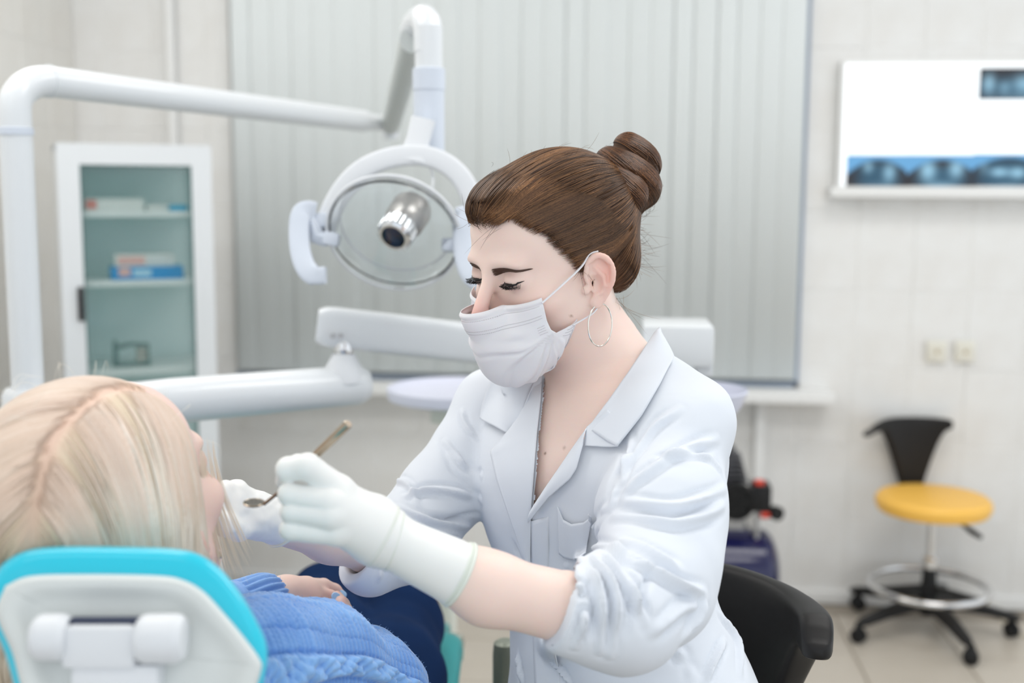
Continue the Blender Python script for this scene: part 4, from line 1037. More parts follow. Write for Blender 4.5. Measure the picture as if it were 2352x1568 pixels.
def eye_parts(fr, parent, lashes=True):
    for s in (1, -1):
        c = fr.wld([[s * 0.031, 0.0745, -0.0005]])[0]; R = Matrix([[float(v) for v in r] for r in fr.M])
        mb = MB(); mb.lathe([(0.0125 * math.sin(t), -0.0125 * math.cos(t)) for t in np.linspace(0.001, PI - 0.001, 18)], c, axes(fr.M[:, 1], fr.M[:, 2]), 24)
        e = mb.build('eyeball', M_EYE, parent)
        d = Vector(fr.M[:, 1]) * 0.93 - Vector(fr.M[:, 2]) * 0.36; d.normalize()
        mb = MB(); mb.lathe([(0.0125 * math.sin(t) * 1.01, 0.0125 * math.cos(t) * 1.015) for t in np.linspace(0.52, 0.0, 7)], c, axes(d, fr.M[:, 2]), 24); mb.build('iris', M_IRIS, e)
    if not lashes: return
    for s in (1, -1):
        def lidp(u, z, out=0.0):       # a point on the front of the lid
            x = 0.031 + 0.0145 * u; zz = z; rr = 0.0150 + out
            y = 0.0725 + math.sqrt(max(rr * rr - (x - 0.031) ** 2 - zz * zz, 0.0)) if abs(x - 0.031) < rr else 0.0725
            return [s * x, y, zz]
        line = [lidp(u, -0.0025 - 0.0016 * (1 - u * u) + (0.0012 if u > 0.8 else 0), 0.0004) for u in np.linspace(-0.85, 0.93, 16)]
        line.append([s * 0.0475, 0.0765, -0.0005])
        pts = fr.wld(line); mb = MB(); mb.tube([Vector(map(float, p)) for p in pts], [0.0003] + [0.00095] * (len(pts) - 3) + [0.0007, 0.0002], 8); mb.build('eyeliner', M_LASH, parent)
        st = []; 
        for k in range(56):
            u = -0.8 + 1.7 * k / 55 + random.uniform(-.02, .02); p = np.array(lidp(u, -0.0030 - 0.0014 * (1 - u * u), 0.0003)); L = random.uniform(0.0065, 0.0095) * (0.7 + 0.3 * (u + 1) / 2 + .2)
            dirv = np.array([s * (0.15 + 0.75 * u + random.uniform(-.1, .1)), 0.9, -0.50 + random.uniform(-.06, .06)]); dirv /= np.linalg.norm(dirv)
            st.append([p, p + dirv * L * .5, p + dirv * L * .85 + np.array([0, 0, L * .12]), p + dirv * L + np.array([0, 0, L * .26])])
        for k in range(30):
            u = -0.6 + 1.4 * k / 29; p = np.array(lidp(u, -0.0064, 0.0002)); dirv = np.array([s * (0.1 + 0.6 * u), 0.7, -0.75]); dirv /= np.linalg.norm(dirv); L = random.uniform(0.003, 0.0045)
            st.append([p, p + dirv * L * .4, p + dirv * L * .8, p + dirv * L])
        st = np.array(st); strands('eyelashes', fr.wld(st.reshape(-1, 3)).reshape(st.shape), 0.00026, M_LASH, parent)
        # brow hairs
        st = []; hf = lambda X: head(X, ears=False)
        for k in range(760):
            t = random.random(); v = random.uniform(-1, 1); xx = 0.011 + 0.034 * t; zz = 0.0085 + 0.0042 * math.sin(min(t * 1.25, 1) * 1.9) - 0.002 * max(0, t - .7) * 3 + v * 0.0044 * (1 - 0.68 * t)
            L = 0.007 * (1 - .3 * t); st.append([[s * (xx + L * q * .95), 0.095, zz + L * q * (0.30 - 0.5 * t) - v * q * 0.001] for q in (0, .33, .66, 1)])
        st = np.array(st, dtype=f4); X = st.reshape(-1, 3)
        for _ in range(6):
            g, dd = grad(hf, X); X[:, 1] -= (dd - 0.0004) / np.maximum(g[:, 1], 0.3)
        strands('eyebrow', fr.wld(X).reshape(st.shape), 0.00026, M_BROW, parent)
# ------------------------------------------------------------------ the dentist
HF = face_frame(P(1268, 594, 1.335), 54, 13, -2)
hl_c = HF
dent = thing('person', 'dentist in white coat, mask and gloves bending over the patient', 'person', tuple(P(1440, 1750, 1.36)))
lat = RW * math.cos(math.radians(50)) - VW * math.sin(math.radians(50)); fwd = RW * -math.sin(math.radians(50)) - VW * math.cos(math.radians(50))
TS = [((1372, 760, 1.365), .044, .040), ((1384, 822, 1.372), .070, .052), ((1380, 862, 1.375), .115, .064), ((1374, 905, 1.375), .158, .080), ((1370, 970, 1.372), .170, .098), ((1368, 1055, 1.37), .168, .113), ((1372, 1150, 1.37), .158, .113),
      ((1386, 1280, 1.372), .142, .104), ((1400, 1380, 1.375), .134, .100), ((1428, 1480, 1.375), .145, .108), ((1452, 1600, 1.37), .165, .120), ((1446, 1720, 1.37), .182, .13), ((1448, 1800, 1.37), .18, .13)]
def resec(T, n=5):
    pc = sm([P(*c) for c, a, b in T], n); ab = sm([Vector((a, b, 0)) for c, a, b in T], n); return [(p, q.x, q.y) for p, q in zip(pc, ab)]
SECS = resec(TS)
SECS_IN = [(c, a - 0.008, b - 0.008) for c, a, b in SECS]
S1, E1, W1 = P(1552, 985, 1.27), P(1462, 1436, 1.09), P(868, 1228, 1.03); MID1 = P(1120, 1350, 1.05)
S2, E2, W2 = P(1150, 935, 1.47), P(888, 1268, 1.36), P(582, 1182, 1.205)
NK0, NK1, NK2 = P(1306, 690, 1.345), P(1360, 800, 1.36), P(1390, 900, 1.38)
hcen = A3(HF.O)
CUF1, CUF1b = P(1335, 1408, 1.065), P(1435, 1425, 1.09)
FA1a, FA1b = P(1478, 1425, 1.09), P(1180, 1375, 1.045)
ZSH = P(1500, 1130, 1.25).z
def coat(X, openings=True):
    d = loft(X, SECS, lat, fwd)
    sh = smin(cap(X, P(1505, 905, 1.32), P(1558, 990, 1.265), 0.045, 0.049), cap(X, P(1558, 990, 1.265), P(1520, 1180, 1.20), 0.049, 0.062), 0.03)
    sh = smin(sh, cap(X, P(1520, 1180, 1.20), P(1505, 1370, 1.14), 0.062, 0.052), 0.03)
    sh = smin(sh, cap(X, P(1525, 1300, 1.15), P(1400, 1400, 1.075), 0.045, 0.054), 0.035)
    d = smin(d, sh, (0.006 + 0.028 * np.clip((X[:, 2] - ZSH) / 0.10, 0, 1)).astype(f4))
    d = smin(d, ell(X, P(1440, 1430, 1.08), (0.040, 0.040, 0.040)), 0.02)
    cf = cap(X, CUF1b, P(1318, 1405, 1.058), 0.050, 0.041)
    cf = smax(cf, -((X - A3(P(1288, 1398, 1.05))) @ A3((E1 - W1).normalized())), 0.004)
    d = smin(d, cf, 0.012)
    far = smin(cap(X, P(1215, 900, 1.44), P(1140, 945, 1.475), 0.045, 0.052), cap(X, P(1140, 945, 1.475), P(1018, 1130, 1.42), 0.050, 0.048), 0.02)
    far = smin(far, cap(X, P(1018, 1130, 1.42), P(940, 1230, 1.38), 0.048, 0.048), 0.02)
    far = smin(far, cap(X, P(960, 1235, 1.38), P(850, 1290, 1.335), 0.044, 0.040), 0.02)
    fc = smax(far, -((X - A3(P(795, 1304, 1.33))) @ A3((RW * 0.74 - ZW * 0.52 + VW * 0.42).normalized())), 0.003)
    d = smin(d, fc, 0.012)
    if not openings: return d
    # openings round the forearms
    d = smax(d, -cap(X, E1.lerp(W1, 0.12), E1.lerp(W1, 0.8), 0.0385, 0.034), 0.004)
    d = smax(d, -cap(X, E2.lerp(W2, 0.12), E2.lerp(W2, 0.8), 0.033, 0.029), 0.004)
    return d
def body(X):
    fore = []
    d = loft(X, SECS_IN, lat, fwd)
    n = chain(X, [NK0, NK1, NK2], [0.050, 0.049, 0.062], 0.02)
    d = smin(d, n, 0.045)
    # sternomastoid and collar bones
    for S, E, W, re_, rw in ((S1, E1, W1, 0.0345, 0.0225), (S2, E2, W2, 0.030, 0.0215)):
        d = smin(d, cap(X, S, E, 0.038, 0.034), 0.03)
        mid = MID1 if S is S1 else E.lerp(W, 0.45)
        a = smin(cap(X, E, mid, re_, re_ * 0.86), cap(X, mid, W, re_ * 0.86, rw), 0.02)
        d = smin(d, a, 0.012); fore.append(a)
    d = smax(d, coat(X, False) + 0.0045, 0.004)
    d = smin(d, n, 0.025)
    for a in fore: d = smin(d, a, 0.006)
    m = ((X - hcen) ** 2).sum(1) < 0.24 ** 2
    if m.any():
        h = head(HF.loc(X[m])); d[m] = smin(d[m], h, 0.018)
    return d
allp = np.array([tuple(p) for p in (S1, E1, W1, S2, E2, W2)] + [tuple(s[0]) for s in SECS])
lo = np.minimum(allp.min(0) - 0.07, np.array(HF.O) - 0.14); hi = np.maximum(allp.max(0) + 0.07, np.array(HF.O) + 0.15)
lo[0] -= 0.1; hi[0] += 0.12; lo[1] -= 0.12; hi[1] += 0.12; lo[2] = SECS[-1][0].z - 0.03
pos, F = polymesh(body, lo, hi, 0.00215)
Y = HF.loc(pos); c = np.tile(np.array((0.87, 0.675, 0.60), dtype=f4), (len(pos), 1)); near = ((Y ** 2).sum(1) < 0.3 ** 2)
c[near] = skin_cols(Y[near], (0.87, 0.675, 0.60))
M_tmp = 0.05 * vnoise(pos, 60)[:, None] * np.array([0.3, 1, 1]); c = np.clip(c * (1 - 0.35 * M_tmp), 0, 1)
# moles
def mole(px, py, r, k=0.8):
    global c
    h = hit(body, [(px, py)], 1.0)[0]; d = np.linalg.norm(pos - h, axis=1); w = np.clip(1.4 - d / r, 0, 1)[:, None] * k; c = c * (1 - w) + np.array([0.22, 0.09, 0.05]) * w
mole(1252, 1041, 0.0018); mole(1312, 725, 0.0014, .6); mole(1296, 1028, 0.0022, .35)
body_o = mesh_from('body', pos, F, M_SKIN, dent, cols=c)
eye_parts(HF, dent)

# ---------------- hair
BUN = np.array([0.0, -0.096, 0.052], dtype=f4)
def hairline(Y):
    """local height of the hair's lower border"""
    y = Y[:, 1]
    return np.interp(y, [-0.11, -0.085, -0.06, -0.035, -0.018, -0.004, 0.010, 0.022, 0.036, 0.055, 0.072, 0.095], [-0.045, -0.058, -0.062, -0.045, 0.000, 0.010, -0.004, 0.006, 0.026, 0.052, 0.062, 0.060]) + 0.011 * np.exp(-((np.abs(Y[:, 0]) - 0.034) / 0.014) ** 2) * np.clip((y - 0.05) * 40, 0, 1)
def hairvol(Y):
    S = Y.copy(); S[:, 0] = np.abs(S[:, 0])
    d = ell(S, (0, -0.017, 0.036), (0.0795, 0.098, 0.0855))
    d = smin(d, ell(S, (0.0, 0.052, 0.074), (0.052, 0.046, 0.027)), 0.03)
    d = smin(d, ell(S, (0.030, -0.050, -0.022), (0.036, 0.040, 0.040)), 0.03)
    d = smin(d, ell(S, (0, -0.088, 0.046), (0.034, 0.028, 0.034)), 0.03)
    lift = hairline(Y) - Y[:, 2]
    d = smax(d, lift * 0.55 - 0.002, 0.030)
    return d
def hair_small(Y):
    # shallow combed furrows that run towards the bun
    d = hairvol(Y); q = Y - BUN; ang = np.arctan2(q[:, 0], q[:, 2] * 0.6 + q[:, 1] * 0.8 + 1e-4); el = np.arctan2(q[:, 2] + 0.3 * q[:, 1], np.abs(q[:, 1]) + 0.02)
    return d + 0.0009 * (1 + np.sin(ang * 26 + 5 * np.sin(el * 3))) + 0.0003 * np.sin(el * 41 + 3 * ang)
hp, hf_ = polymesh(hair_small, (-0.1, -0.15, -0.13), (0.1, 0.12, 0.15), 0.0022)
hair_o = mesh_from('hair', HF.wld(hp), hf_[:, ::-1], M_HAIRB, dent)
def flow(seeds, steps, tgt, fn, step=0.006, lift=0.0007, wob=0.0):
    X = seeds.copy(); out = [X.copy()]
    ph = rng.random(len(X)) * 6.28
    for k in range(steps):
        g, d = grad(fn, X, 0.002); n = unit(g); v = tgt(X) - (tgt(X) * n).sum(1)[:, None] * n; v = unit(v)
        s = np.cross(n, v); X = X + v * step + s * (wob * np.sin(ph + k * 0.5))[:, None]
        g, d = grad(fn, X, 0.002); gn = np.maximum(np.linalg.norm(g, axis=1, keepdims=True), 0.4); X = X - g / gn ** 2 * (d - lift)[:, None]
        out.append(X.copy())
    return np.stack(out, 1)
def tgt(X):
    v = BUN - X; L = np.linalg.norm(v, axis=1, keepdims=True)
    up = np.clip((X[:, 1:2] - 0.02) * 9, 0, 1) * np.array([[0, 0.1, 0.55]]) 
    return unit(v) + up
sd = []
while len(sd) < 3900:
    r = unit(rng.normal(size=(1500, 3))); Xs = (np.array([0, -0.01, 0.03]) + r * 0.115).astype(f4)
    Xs = project_to(hairvol, Xs, 5); g, d = grad(hairvol, Xs)
    ok = (np.abs(d) < 0.001) & (Xs[:, 2] > hairline(Xs) + 0.001) & (np.linalg.norm(Xs - BUN, axis=1) > 0.03)
    sd += list(Xs[ok])
sd = np.array(sd[:3900], dtype=f4)
# extra seeds along the front hairline, rooted in the skin
fr_y = rng.uniform(0.0, 0.092, 5200); hx = []
Q = np.stack([rng.choice([-1, 1, 1], 5200) * rng.uniform(0.0, 0.09, 5200), fr_y, hairline(np.stack([fr_y * 0, fr_y, fr_y], 1)) + -np.abs(rng.normal(size=5200)) * 0.0035 + 0.004], 1).astype(f4)
Q = project_to(lambda X: head(X, ears=False), Q, 5, 0.0005)
ok = np.abs(Q[:, 2] - hairline(Q)) < 0.010; Q = Q[ok & (Q[:, 1] > -0.002)]
def hair_or_head(X): return smin(hairvol(X), head(X, ears=False), 0.022)
p1 = flow(sd, 17, tgt, hairvol, 0.0055, 0.0008, 0.0002)
p2 = flow(Q, 17, tgt, hair_or_head, 0.0045, 0.0006, 0.0002)
def hcol(n): 
    t = rng.random(n) ** 1.3; a, b = np.array([0.045, 0.019, 0.009]), np.array([0.30, 0.145, 0.060]); return a + (b - a) * t[:, None] ** 1.5
pa = np.concatenate([p1, p2]); seedc = np.concatenate([sd, Q])
# strands vary in tone in clumps
cl_ = 0.5 + 0.5 * np.sin(seedc[:, 0] * 160 + seedc[:, 2] * 190 + 3 * np.sin(seedc[:, 1] * 70)); hc_ = hcol(len(pa)) * (0.65 + 0.7 * cl_)[:, None]
strands('hair_strands', HF.wld(pa.reshape(-1, 3)).reshape(pa.shape), rng.uniform(0.00022, 0.00042, len(pa)), M_HAIR, hair_o, cols=hc_)
# loose wisps: forehead fringe, nape, front of the ear
wisps = []
for k in range(260):
    kind = [3, 4, 0, 1, 2, 3, 3][k % 7] if k % 2 else 3
    if kind == 0: p = np.array([rng.uniform(-0.03, 0.05), 0.085, 0.062 + rng.uniform(-.004, .006)]); dv = np.array([rng.normal() * .3, 0.55, rng.uniform(-.6, .9)]); L = rng.uniform(.012, .03)
    elif kind == 1: p = np.array([rng.uniform(0.03, 0.055), -0.048 + rng.uniform(-.015, .015), -0.052]); dv = np.array([rng.normal() * .3, -0.3 + rng.normal() * .3, -1]); L = rng.uniform(.02, .05)
    elif kind == 2: p = np.array([0.071, 0.012 + rng.uniform(-.006, .01), 0.004 + rng.uniform(-.008, .01)]); dv = np.array([.15, rng.uniform(-.2, .5), -1]); L = rng.uniform(.01, .025)
    elif kind == 3: a = rng.uniform(-1, 1); p = np.array([a * .03, -0.09 - rng.uniform(0, .02), rng.uniform(-.04, 0.03)]); dv = np.array([rng.normal() * .4, -0.8, rng.uniform(-.9, .3)]); L = rng.uniform(.015, .04)
    else: p = np.array([rng.uniform(-.02, .05), rng.uniform(-.06, .05), 0.115]); dv = np.array([.3, -.6, .5 + rng.normal() * .2]); L = rng.uniform(.01, .02)
    dv = dv / np.linalg.norm(dv); cv = rng.normal(size=3) * .35; K = 18
    wisps.append([p + dv * L * t + cv * L * t * t for t in np.linspace(0, 1, K)])
wisps = np.array(wisps); lh_ = strands('loose_hair', HF.wld(wisps.reshape(-1, 3)).reshape(wisps.shape), 0.00013, M_HAIR, hair_o, cols=hcol(len(wisps)) * 1.2); lh_['kind'] = 'stuff'
# bun: coiled lock wound on itself
bun_c = np.array([0.010, -0.110, 0.063]); bax = unit(np.array([0.0, -0.62, 0.78])); bu = unit(np.cross(bax, [1, 0, 0])); bv = np.cross(bax, bu)
def coil(t):        # t 0..1 spiral from the wide base to the tip
    a = -1.2 + t * 2 * PI * 2.15; r = 0.0295 * (1 - 0.5 * t); h = -0.018 + 0.056 * t
    return bun_c + (bu * math.cos(a) + bv * math.sin(a)) * r + bax * h
bp_ = [coil(t) for t in np.linspace(0, 1, 40)]; br = [0.0240 - 0.0065 * t for t in np.linspace(0, 1, 40)]
def bunvol(Y):
    d = sph(Y, bun_c, 0.024)
    for i in range(0, 39, 1): d = np.minimum(d, cap(Y, bp_[i], bp_[i + 1], br[i], br[i + 1]))
    d = smin(d, ell(Y, bun_c - bax * 0.026, (0.037, 0.037, 0.026)), 0.008)
    return d
b1_, bf = polymesh(bunvol, bun_c - 0.075, bun_c + 0.075, 0.0018)
bun_o = mesh_from('bun', HF.wld(b1_), bf[:, ::-1], M_HAIRB, dent)
sdb = (bun_c + unit(rng.normal(size=(2600, 3))) * 0.05).astype(f4); sdb = project_to(bunvol, sdb, 6); g, d = grad(bunvol, sdb); sdb = sdb[np.abs(d) < 0.0015]
def btgt(X): q = X - bun_c; return unit(np.cross(bax, q)) + 0.28 * bax + 0.12 * np.sin(X * 90)
pb_ = flow(sdb, 14, btgt, bunvol, 0.0042, 0.0009, 0.0002)
strands('bun_strands', HF.wld(pb_.reshape(-1, 3)).reshape(pb_.shape), 0.00042, M_HAIR, bun_o, cols=hcol(len(pb_)) * np.array([0.8, 0.72, 0.72]) * (0.6 + 0.6 * rng.random((len(pb_), 1))))
fly = []
for k in range(90):
    d_ = unit(rng.normal(size=3)); p = bun_c + d_ * 0.036; tt = unit(np.cross(d_, rng.normal(size=3))); fly.append([p + tt * 0.02 * t + d_ * 0.010 * math.sin(t * 2.6) for t in np.linspace(-.5, 1, 14)])
fly = np.array(fly); strands('bun_flyaways', HF.wld(fly.reshape(-1, 3)).reshape(fly.shape), 0.00015, M_HAIR, bun_o, cols=hcol(len(fly)))

# ---------------- mask
M_MASK = mat('mask_fabric', (0.80, 0.785, 0.815), 0.8, sss=0.1, ss_scale=0.004, bump=(1500, 0.12, 0.0003))
def mhull(Y):
    S = Y.copy(); S[:, 0] = np.abs(S[:, 0]); d = head(Y, ears=False) - 0.0025
    d = smin(d, cap(S, (0, 0.113, -0.034), (0, 0.098, -0.075), 0.0075, 0.016), 0.035)
    d = smin(d, ell(S, (0, 0.080, -0.098), (0.026, 0.022, 0.020)), 0.030)
    d = smin(d, ell(S, (0.030, 0.062, -0.062), (0.026, 0.030, 0.034)), 0.030)
    return d
NU, NV = 150, 84; V_ = []; 
def mtheta(v): return np.interp(v, [0, 0.10, 0.30, 0.42, 0.50, 0.58, 0.75, 0.9, 1.0], [0.86, 0.87, 0.88, 0.90, 0.97, 1.20, 1.40, 1.34, 1.10])
uu, vv = np.meshgrid(np.linspace(-1, 1, NU), np.linspace(0, 1, NV)); uf, vf = uu.ravel(), vv.ravel()
th = uf * mtheta(vf)
zt = -0.0225 - 0.0055 * np.cos(np.clip(th * 1.5, -PI, PI)) + 0.004 * np.abs(uf) ** 2
zb = -0.128 + 0.022 * np.abs(uf) ** 1.6
zl = zt + (zb - zt) * vf
# corners: the gathered lower corner is pulled up and back towards the ear
zl += 0.060 * np.clip(np.abs(th) - 0.93, 0, 1) * np.clip((vf - 0.40) * 3, 0, 1)
ax0 = np.stack([np.zeros_like(th), np.full_like(th, 0.015), zl], 1); dr = np.stack([np.sin(th), np.cos(th), np.zeros_like(th)], 1)
low = np.clip((vf - 0.72) / 0.28, 0, 1); dr[:, 2] -= 0.55 * low; dr = unit(dr); ax0[:, 2] += 0.030 * low; ax0[:, 1] += 0.012 * low
t = np.full(len(th), 0.15)
for _ in range(60):
    d = mhull((ax0 + dr * t[:, None]).astype(f4)); t = t - np.clip(d * 0.8, -0.004, 0.02)
Xm = ax0 + dr * t[:, None]; g, _ = grad(mhull, Xm.astype(f4)); nm = unit(g)
pl = np.zeros(len(th))
dxn, dyn = 0.93 - np.abs(th), (vf - 0.45) * 1.3; al = np.arctan2(dyn, dxn); dsn = np.sqrt(dxn ** 2 + dyn ** 2)      # gathers radiate from the notch
for a_k, amp in ((0.10, 0.8), (0.42, 1.0), (0.78, 1.0), (1.15, .9), (1.55, .8), (1.95, .6)):
    w = al - a_k - 0.10 * np.sin(dsn * 5 + a_k * 7); wk = 0.10 + 0.05 * dsn
    pl += amp * np.clip(dsn * 2.2, 0.25, 1) * (0.0030 * np.exp(-(w / wk) ** 2) * np.where(w < 0, 1, np.exp(-(w / 0.05) ** 2 * 0.4)) - 0.0012 * np.exp(-((w - 0.11) / 0.04) ** 2)) * np.clip(1.6 - dsn, 0.15, 1)
pl += 0.0008 * np.sin(th * 7 + vf * 9) * np.clip((vf - .3) * 2, 0, 1) * np.abs(uf) 
gth = np.exp(-((np.abs(th) - 0.93) / 0.10) ** 2) * np.exp(-((vf - 0.46) / 0.09) ** 2); pl += 0.004 * gth
pl += 0.0012 * np.exp(-((vf - 0.035) / 0.02) ** 2) - 0.0009 * np.exp(-((vf - 0.075) / 0.012) ** 2)
Xm = Xm + nm * (pl + 0.0012)[:, None]
Fm = [(j * NU + i, j * NU + i + 1, (j + 1) * NU + i + 1, (j + 1) * NU + i) for j in range(NV - 1) for i in range(NU - 1)]
mask_o = shell('face_mask', HF.wld(Xm), Fm, M_MASK, dent, 0.0009, toward=True)
# stitched dotted seams
M_STITCH = mat('mask_stitch', (0.50, 0.47, 0.50), 0.8)
grid = Xm.reshape(NV, NU, 3); gn_ = nm.reshape(NV, NU, 3); mb = MB()
def mpt(u, v):
    i = (u + 1) / 2 * (NU - 1); j = v * (NV - 1); i0, j0 = int(min(i, NU - 2)), int(min(j, NV - 2)); a, b = i - i0, j - j0
    q = grid[j0, i0] * (1 - a) * (1 - b) + grid[j0, i0 + 1] * a * (1 - b) + grid[j0 + 1, i0] * (1 - a) * b + grid[j0 + 1, i0 + 1] * a * b
    return q + gn_[j0, i0] * 0.0003
def dots(path, n):
    for k in range(n):
        t0, t1 = k / n, (k + 0.5) / n; a, b = path(t0), path(t1); W = HF.wld([mpt(*a), mpt(*b)]); mb.tube([Vector(map(float, W[0])), Vector(map(float, W[1]))], 0.00022, 4)
for v in (0.085, 0.205, 0.24): dots(lambda t, v=v: (-0.95 + 1.9 * t, v), 110)
for u in (0.88, 0.915, 0.95): dots(lambda t, u=u: (u, 0.60 + 0.36 * t), 34); 
for v in (0.34, 0.37, 0.40, .43): dots(lambda t, v=v: (0.84 + 0.11 * t, v), 7)
mb.build('stitching', M_STITCH, mask_o, auto=False)
# ear loops
cu, clw = HF.wld([mpt(0.985, 0.06)])[0], HF.wld([mpt(0.985, 0.66)])[0]
et = HF.wld([[0.0735, 0.018, 0.002], [0.076, 0.007, 0.013], [0.078, -0.004, 0.014]])
eb = HF.wld([[0.078, -0.010, -0.028], [0.0765, 0.000, -0.042], [0.0735, 0.010, -0.052]])
V = lambda p: Vector(map(float, p))
mb = MB(); mb.tube(sm([V(cu), V(cu).lerp(V(et[0]), .5) + V(HF.M[:, 0]) * 0.001, V(et[0]), V(et[1]), V(et[2])], 6), 0.0016, 10, flat=(1.0, 0.6)); mb.build('ear_loop', M_MASK, mask_o)
mb = MB(); mb.tube(sm([V(clw), V(clw).lerp(V(eb[2]), .5) + V(HF.M[:, 0]) * 0.001, V(eb[2]), V(eb[1]), V(eb[0])], 6), 0.0014, 10, flat=(1.0, 0.6)); mb.build('ear_loop', M_MASK, mask_o)
# hoop earring
lobe = HF.wld([[0.0765, 0.0015, -0.045]])[0]; ec = V(lobe) - ZW * 0.0225; e1_ = (V(HF.M[:, 1]) * 0.86 + V(HF.M[:, 0]) * -0.1); e1_.z = 0; e1_.normalize()
mb = MB(); mb.tube([ec + e1_ * 0.0125 * math.sin(a) * 1.25 + ZW * 0.0235 * math.cos(a) for a in np.linspace(0, 2 * PI, 61)], 0.00075, 10, cap=False); mb.build('hoop_earring', mat('silver', (0.80, 0.78, 0.72), 0.12, metal=1), dent)

# ---------------- coat
M_COAT = mat('white_coat_cotton', (0.73, 0.765, 0.825), 0.8, spec=0.2, bump=(700, 0.06, 0.0004), sheen=0.05)
ap = np.array([tuple(p) for p in (P(1640, 985, 1.265), P(1290, 1400, 1.05), P(820, 1290, 1.33), P(1140, 945, 1.475))] + [tuple(s[0]) for s in SECS])
lo = ap.min(0) - np.array([.07, .16, .03]); hi = ap.max(0) + np.array([.19, .16, .09])
lo[2] = SECS[-1][0].z - 0.02
pos, F = polymesh(coat, lo, hi, 0.0028)
nrm, _ = grad(coat, pos, 0.003); nrm = unit(nrm)
def fold(pix, wpx, amp, d0=0.85):
    C = hit(coat, pix, d0); sc_px = 1.28 / FPX
    C = np.array(sm([Vector(map(float, q)) for q in C], 4)); return (C, wpx * sc_px, amp * 1.55)
FOLDS = [fold([(1560, 940), (1500, 985), (1440, 1060), (1405, 1130)], 9, 0.0035), fold([(1645, 1010), (1580, 1030), (1500, 1075), (1430, 1135)], 10, 0.004),
         fold([(1640, 1050), (1570, 1045), (1500, 1055)], 8, 0.003), fold([(1668, 1120), (1600, 1150), (1520, 1160), (1420, 1150)], 10, 0.004),
         fold([(1665, 1160), (1600, 1190), (1520, 1198), (1410, 1185)], 11, 0.0045), fold([(1660, 1090), (1640, 1060), (1600, 1045)], 8, 0.002),
         fold([(1420, 1010), (1425, 1080), (1410, 1150)], 9, -0.004), fold([(1445, 1000), (1432, 1080), (1400, 1165)], 9, 0.0035),
         # near sleeve folds and gathered cuff
         fold([(1340, 1262), (1420, 1262), (1500, 1310), (1570, 1345), (1618, 1360)], 10, 0.006), fold([(1330, 1280), (1372, 1330), (1385, 1395), (1380, 1500)], 8, 0.0065),
         fold([(1360, 1275), (1405, 1330), (1420, 1400), (1400, 1510)], 8, 0.0055), fold([(1390, 1272), (1450, 1350), (1480, 1430)], 9, 0.007), fold([(1300, 1300), (1335, 1350), (1345, 1420), (1320, 1490)], 7, 0.006),
         fold([(1345, 1330), (1365, 1400), (1360, 1470)], 5, -0.0055), fold([(1425, 1300), (1450, 1365), (1440, 1460)], 6, -0.005), fold([(1500, 1300), (1475, 1370), (1475, 1440)], 8, -0.005),
         fold([(1420, 1240), (1500, 1270), (1560, 1310)], 12, 0.004), fold([(1430, 1150), (1370, 1230), (1300, 1290)], 8, -0.004), fold([(1392, 1165), (1365, 1225)], 8, 0.004),
         # body
         fold([(1180, 1240), (1200, 1290), (1215, 1300)], 6, -0.003), fold([(1165, 1050), (1185, 1130), (1210, 1230)], 6, 0.0012), fold([(1500, 1440), (1560, 1500), (1590, 1560)], 12, 0.003), fold([(1650, 1400), (1690, 1470), (1700, 1550)], 9, 0.004),
         fold([(1620, 1370), (1600, 1420), (1560, 1470)], 10, 0.004), fold([(1665, 1470), (1640, 1520), (1620, 1568)], 8, 0.0035), fold([(1600, 1390), (1560, 1400), (1500, 1450)], 12, 0.004), fold([(1190, 1500), (1200, 1568)], 7, 0.003), fold([(1260, 1510), (1290, 1540), (1310, 1568)], 5, 0.004),
         # far sleeve
         fold([(1105, 1150), (1050, 1130), (980, 1125), (930, 1140)], 9, 0.005), fold([(1100, 1180), (1040, 1190), (990, 1185)], 8, -0.006), fold([(1105, 1095), (1060, 1060), (1020, 1010)], 7, 0.004), fold([(1098, 1010), (1070, 975), (1060, 940)], 6, 0.003),
         fold([(1100, 1215), (1060, 1205), (990, 1195), (910, 1165)], 9, 0.0045), fold([(1085, 1240), (1010, 1225), (930, 1180)], 6, -0.003), fold([(860, 1250), (880, 1290), (870, 1335)], 6, 0.003), fold([(905, 1100), (940, 1115), (960, 1160)], 8, 0.003), fold([(1010, 1010), (1040, 1080), (1090, 1130)], 8, -0.003)]
pos = apply_folds(pos, nrm, FOLDS)
dn = 0.0016 * vnoise(pos, 22, 1) + 0.0007 * vnoise(pos, 55, 2); pos = pos + nrm * dn[:, None]
# open front: remove the cloth inside the V neckline and around the neck
VNECK = np.array([(1253, 835), (1247, 920), (1238, 1000), (1231, 1100), (1226, 1168), (1290, 1078), (1352, 990), (1402, 925), (1452, 860), (1492, 800), (1500, 740), (1250, 740)])
def inpoly(pt, poly):
    x, y = pt[:, 0], pt[:, 1]; ins = np.zeros(len(pt), bool); n = len(poly)
    for i in range(n):
        x1, y1 = poly[i]; x2, y2 = poly[(i + 1) % n]; cnd = ((y1 > y) != (y2 > y)) & (x < (x2 - x1) * (y - y1) / (y2 - y1 + 1e-9) + x1); ins ^= cnd
    return ins
ce = pos[F].mean(1); cn_ = nrm[F[:, 0]]; tow = ((EYEN - ce) * cn_).sum(1) > -0.15
kill = inpoly(project(ce)[:, :2], VNECK) & tow
kill |= (((ce - A3(P(1380, 815, 1.37))) ** 2).sum(1) < 0.05 ** 2)
F = F[~kill]
used = np.unique(F); rm = -np.ones(len(pos), dtype=int); rm[used] = np.arange(len(used))
coat_o = mesh_from('coat', pos[used], rm[F], M_COAT, dent)
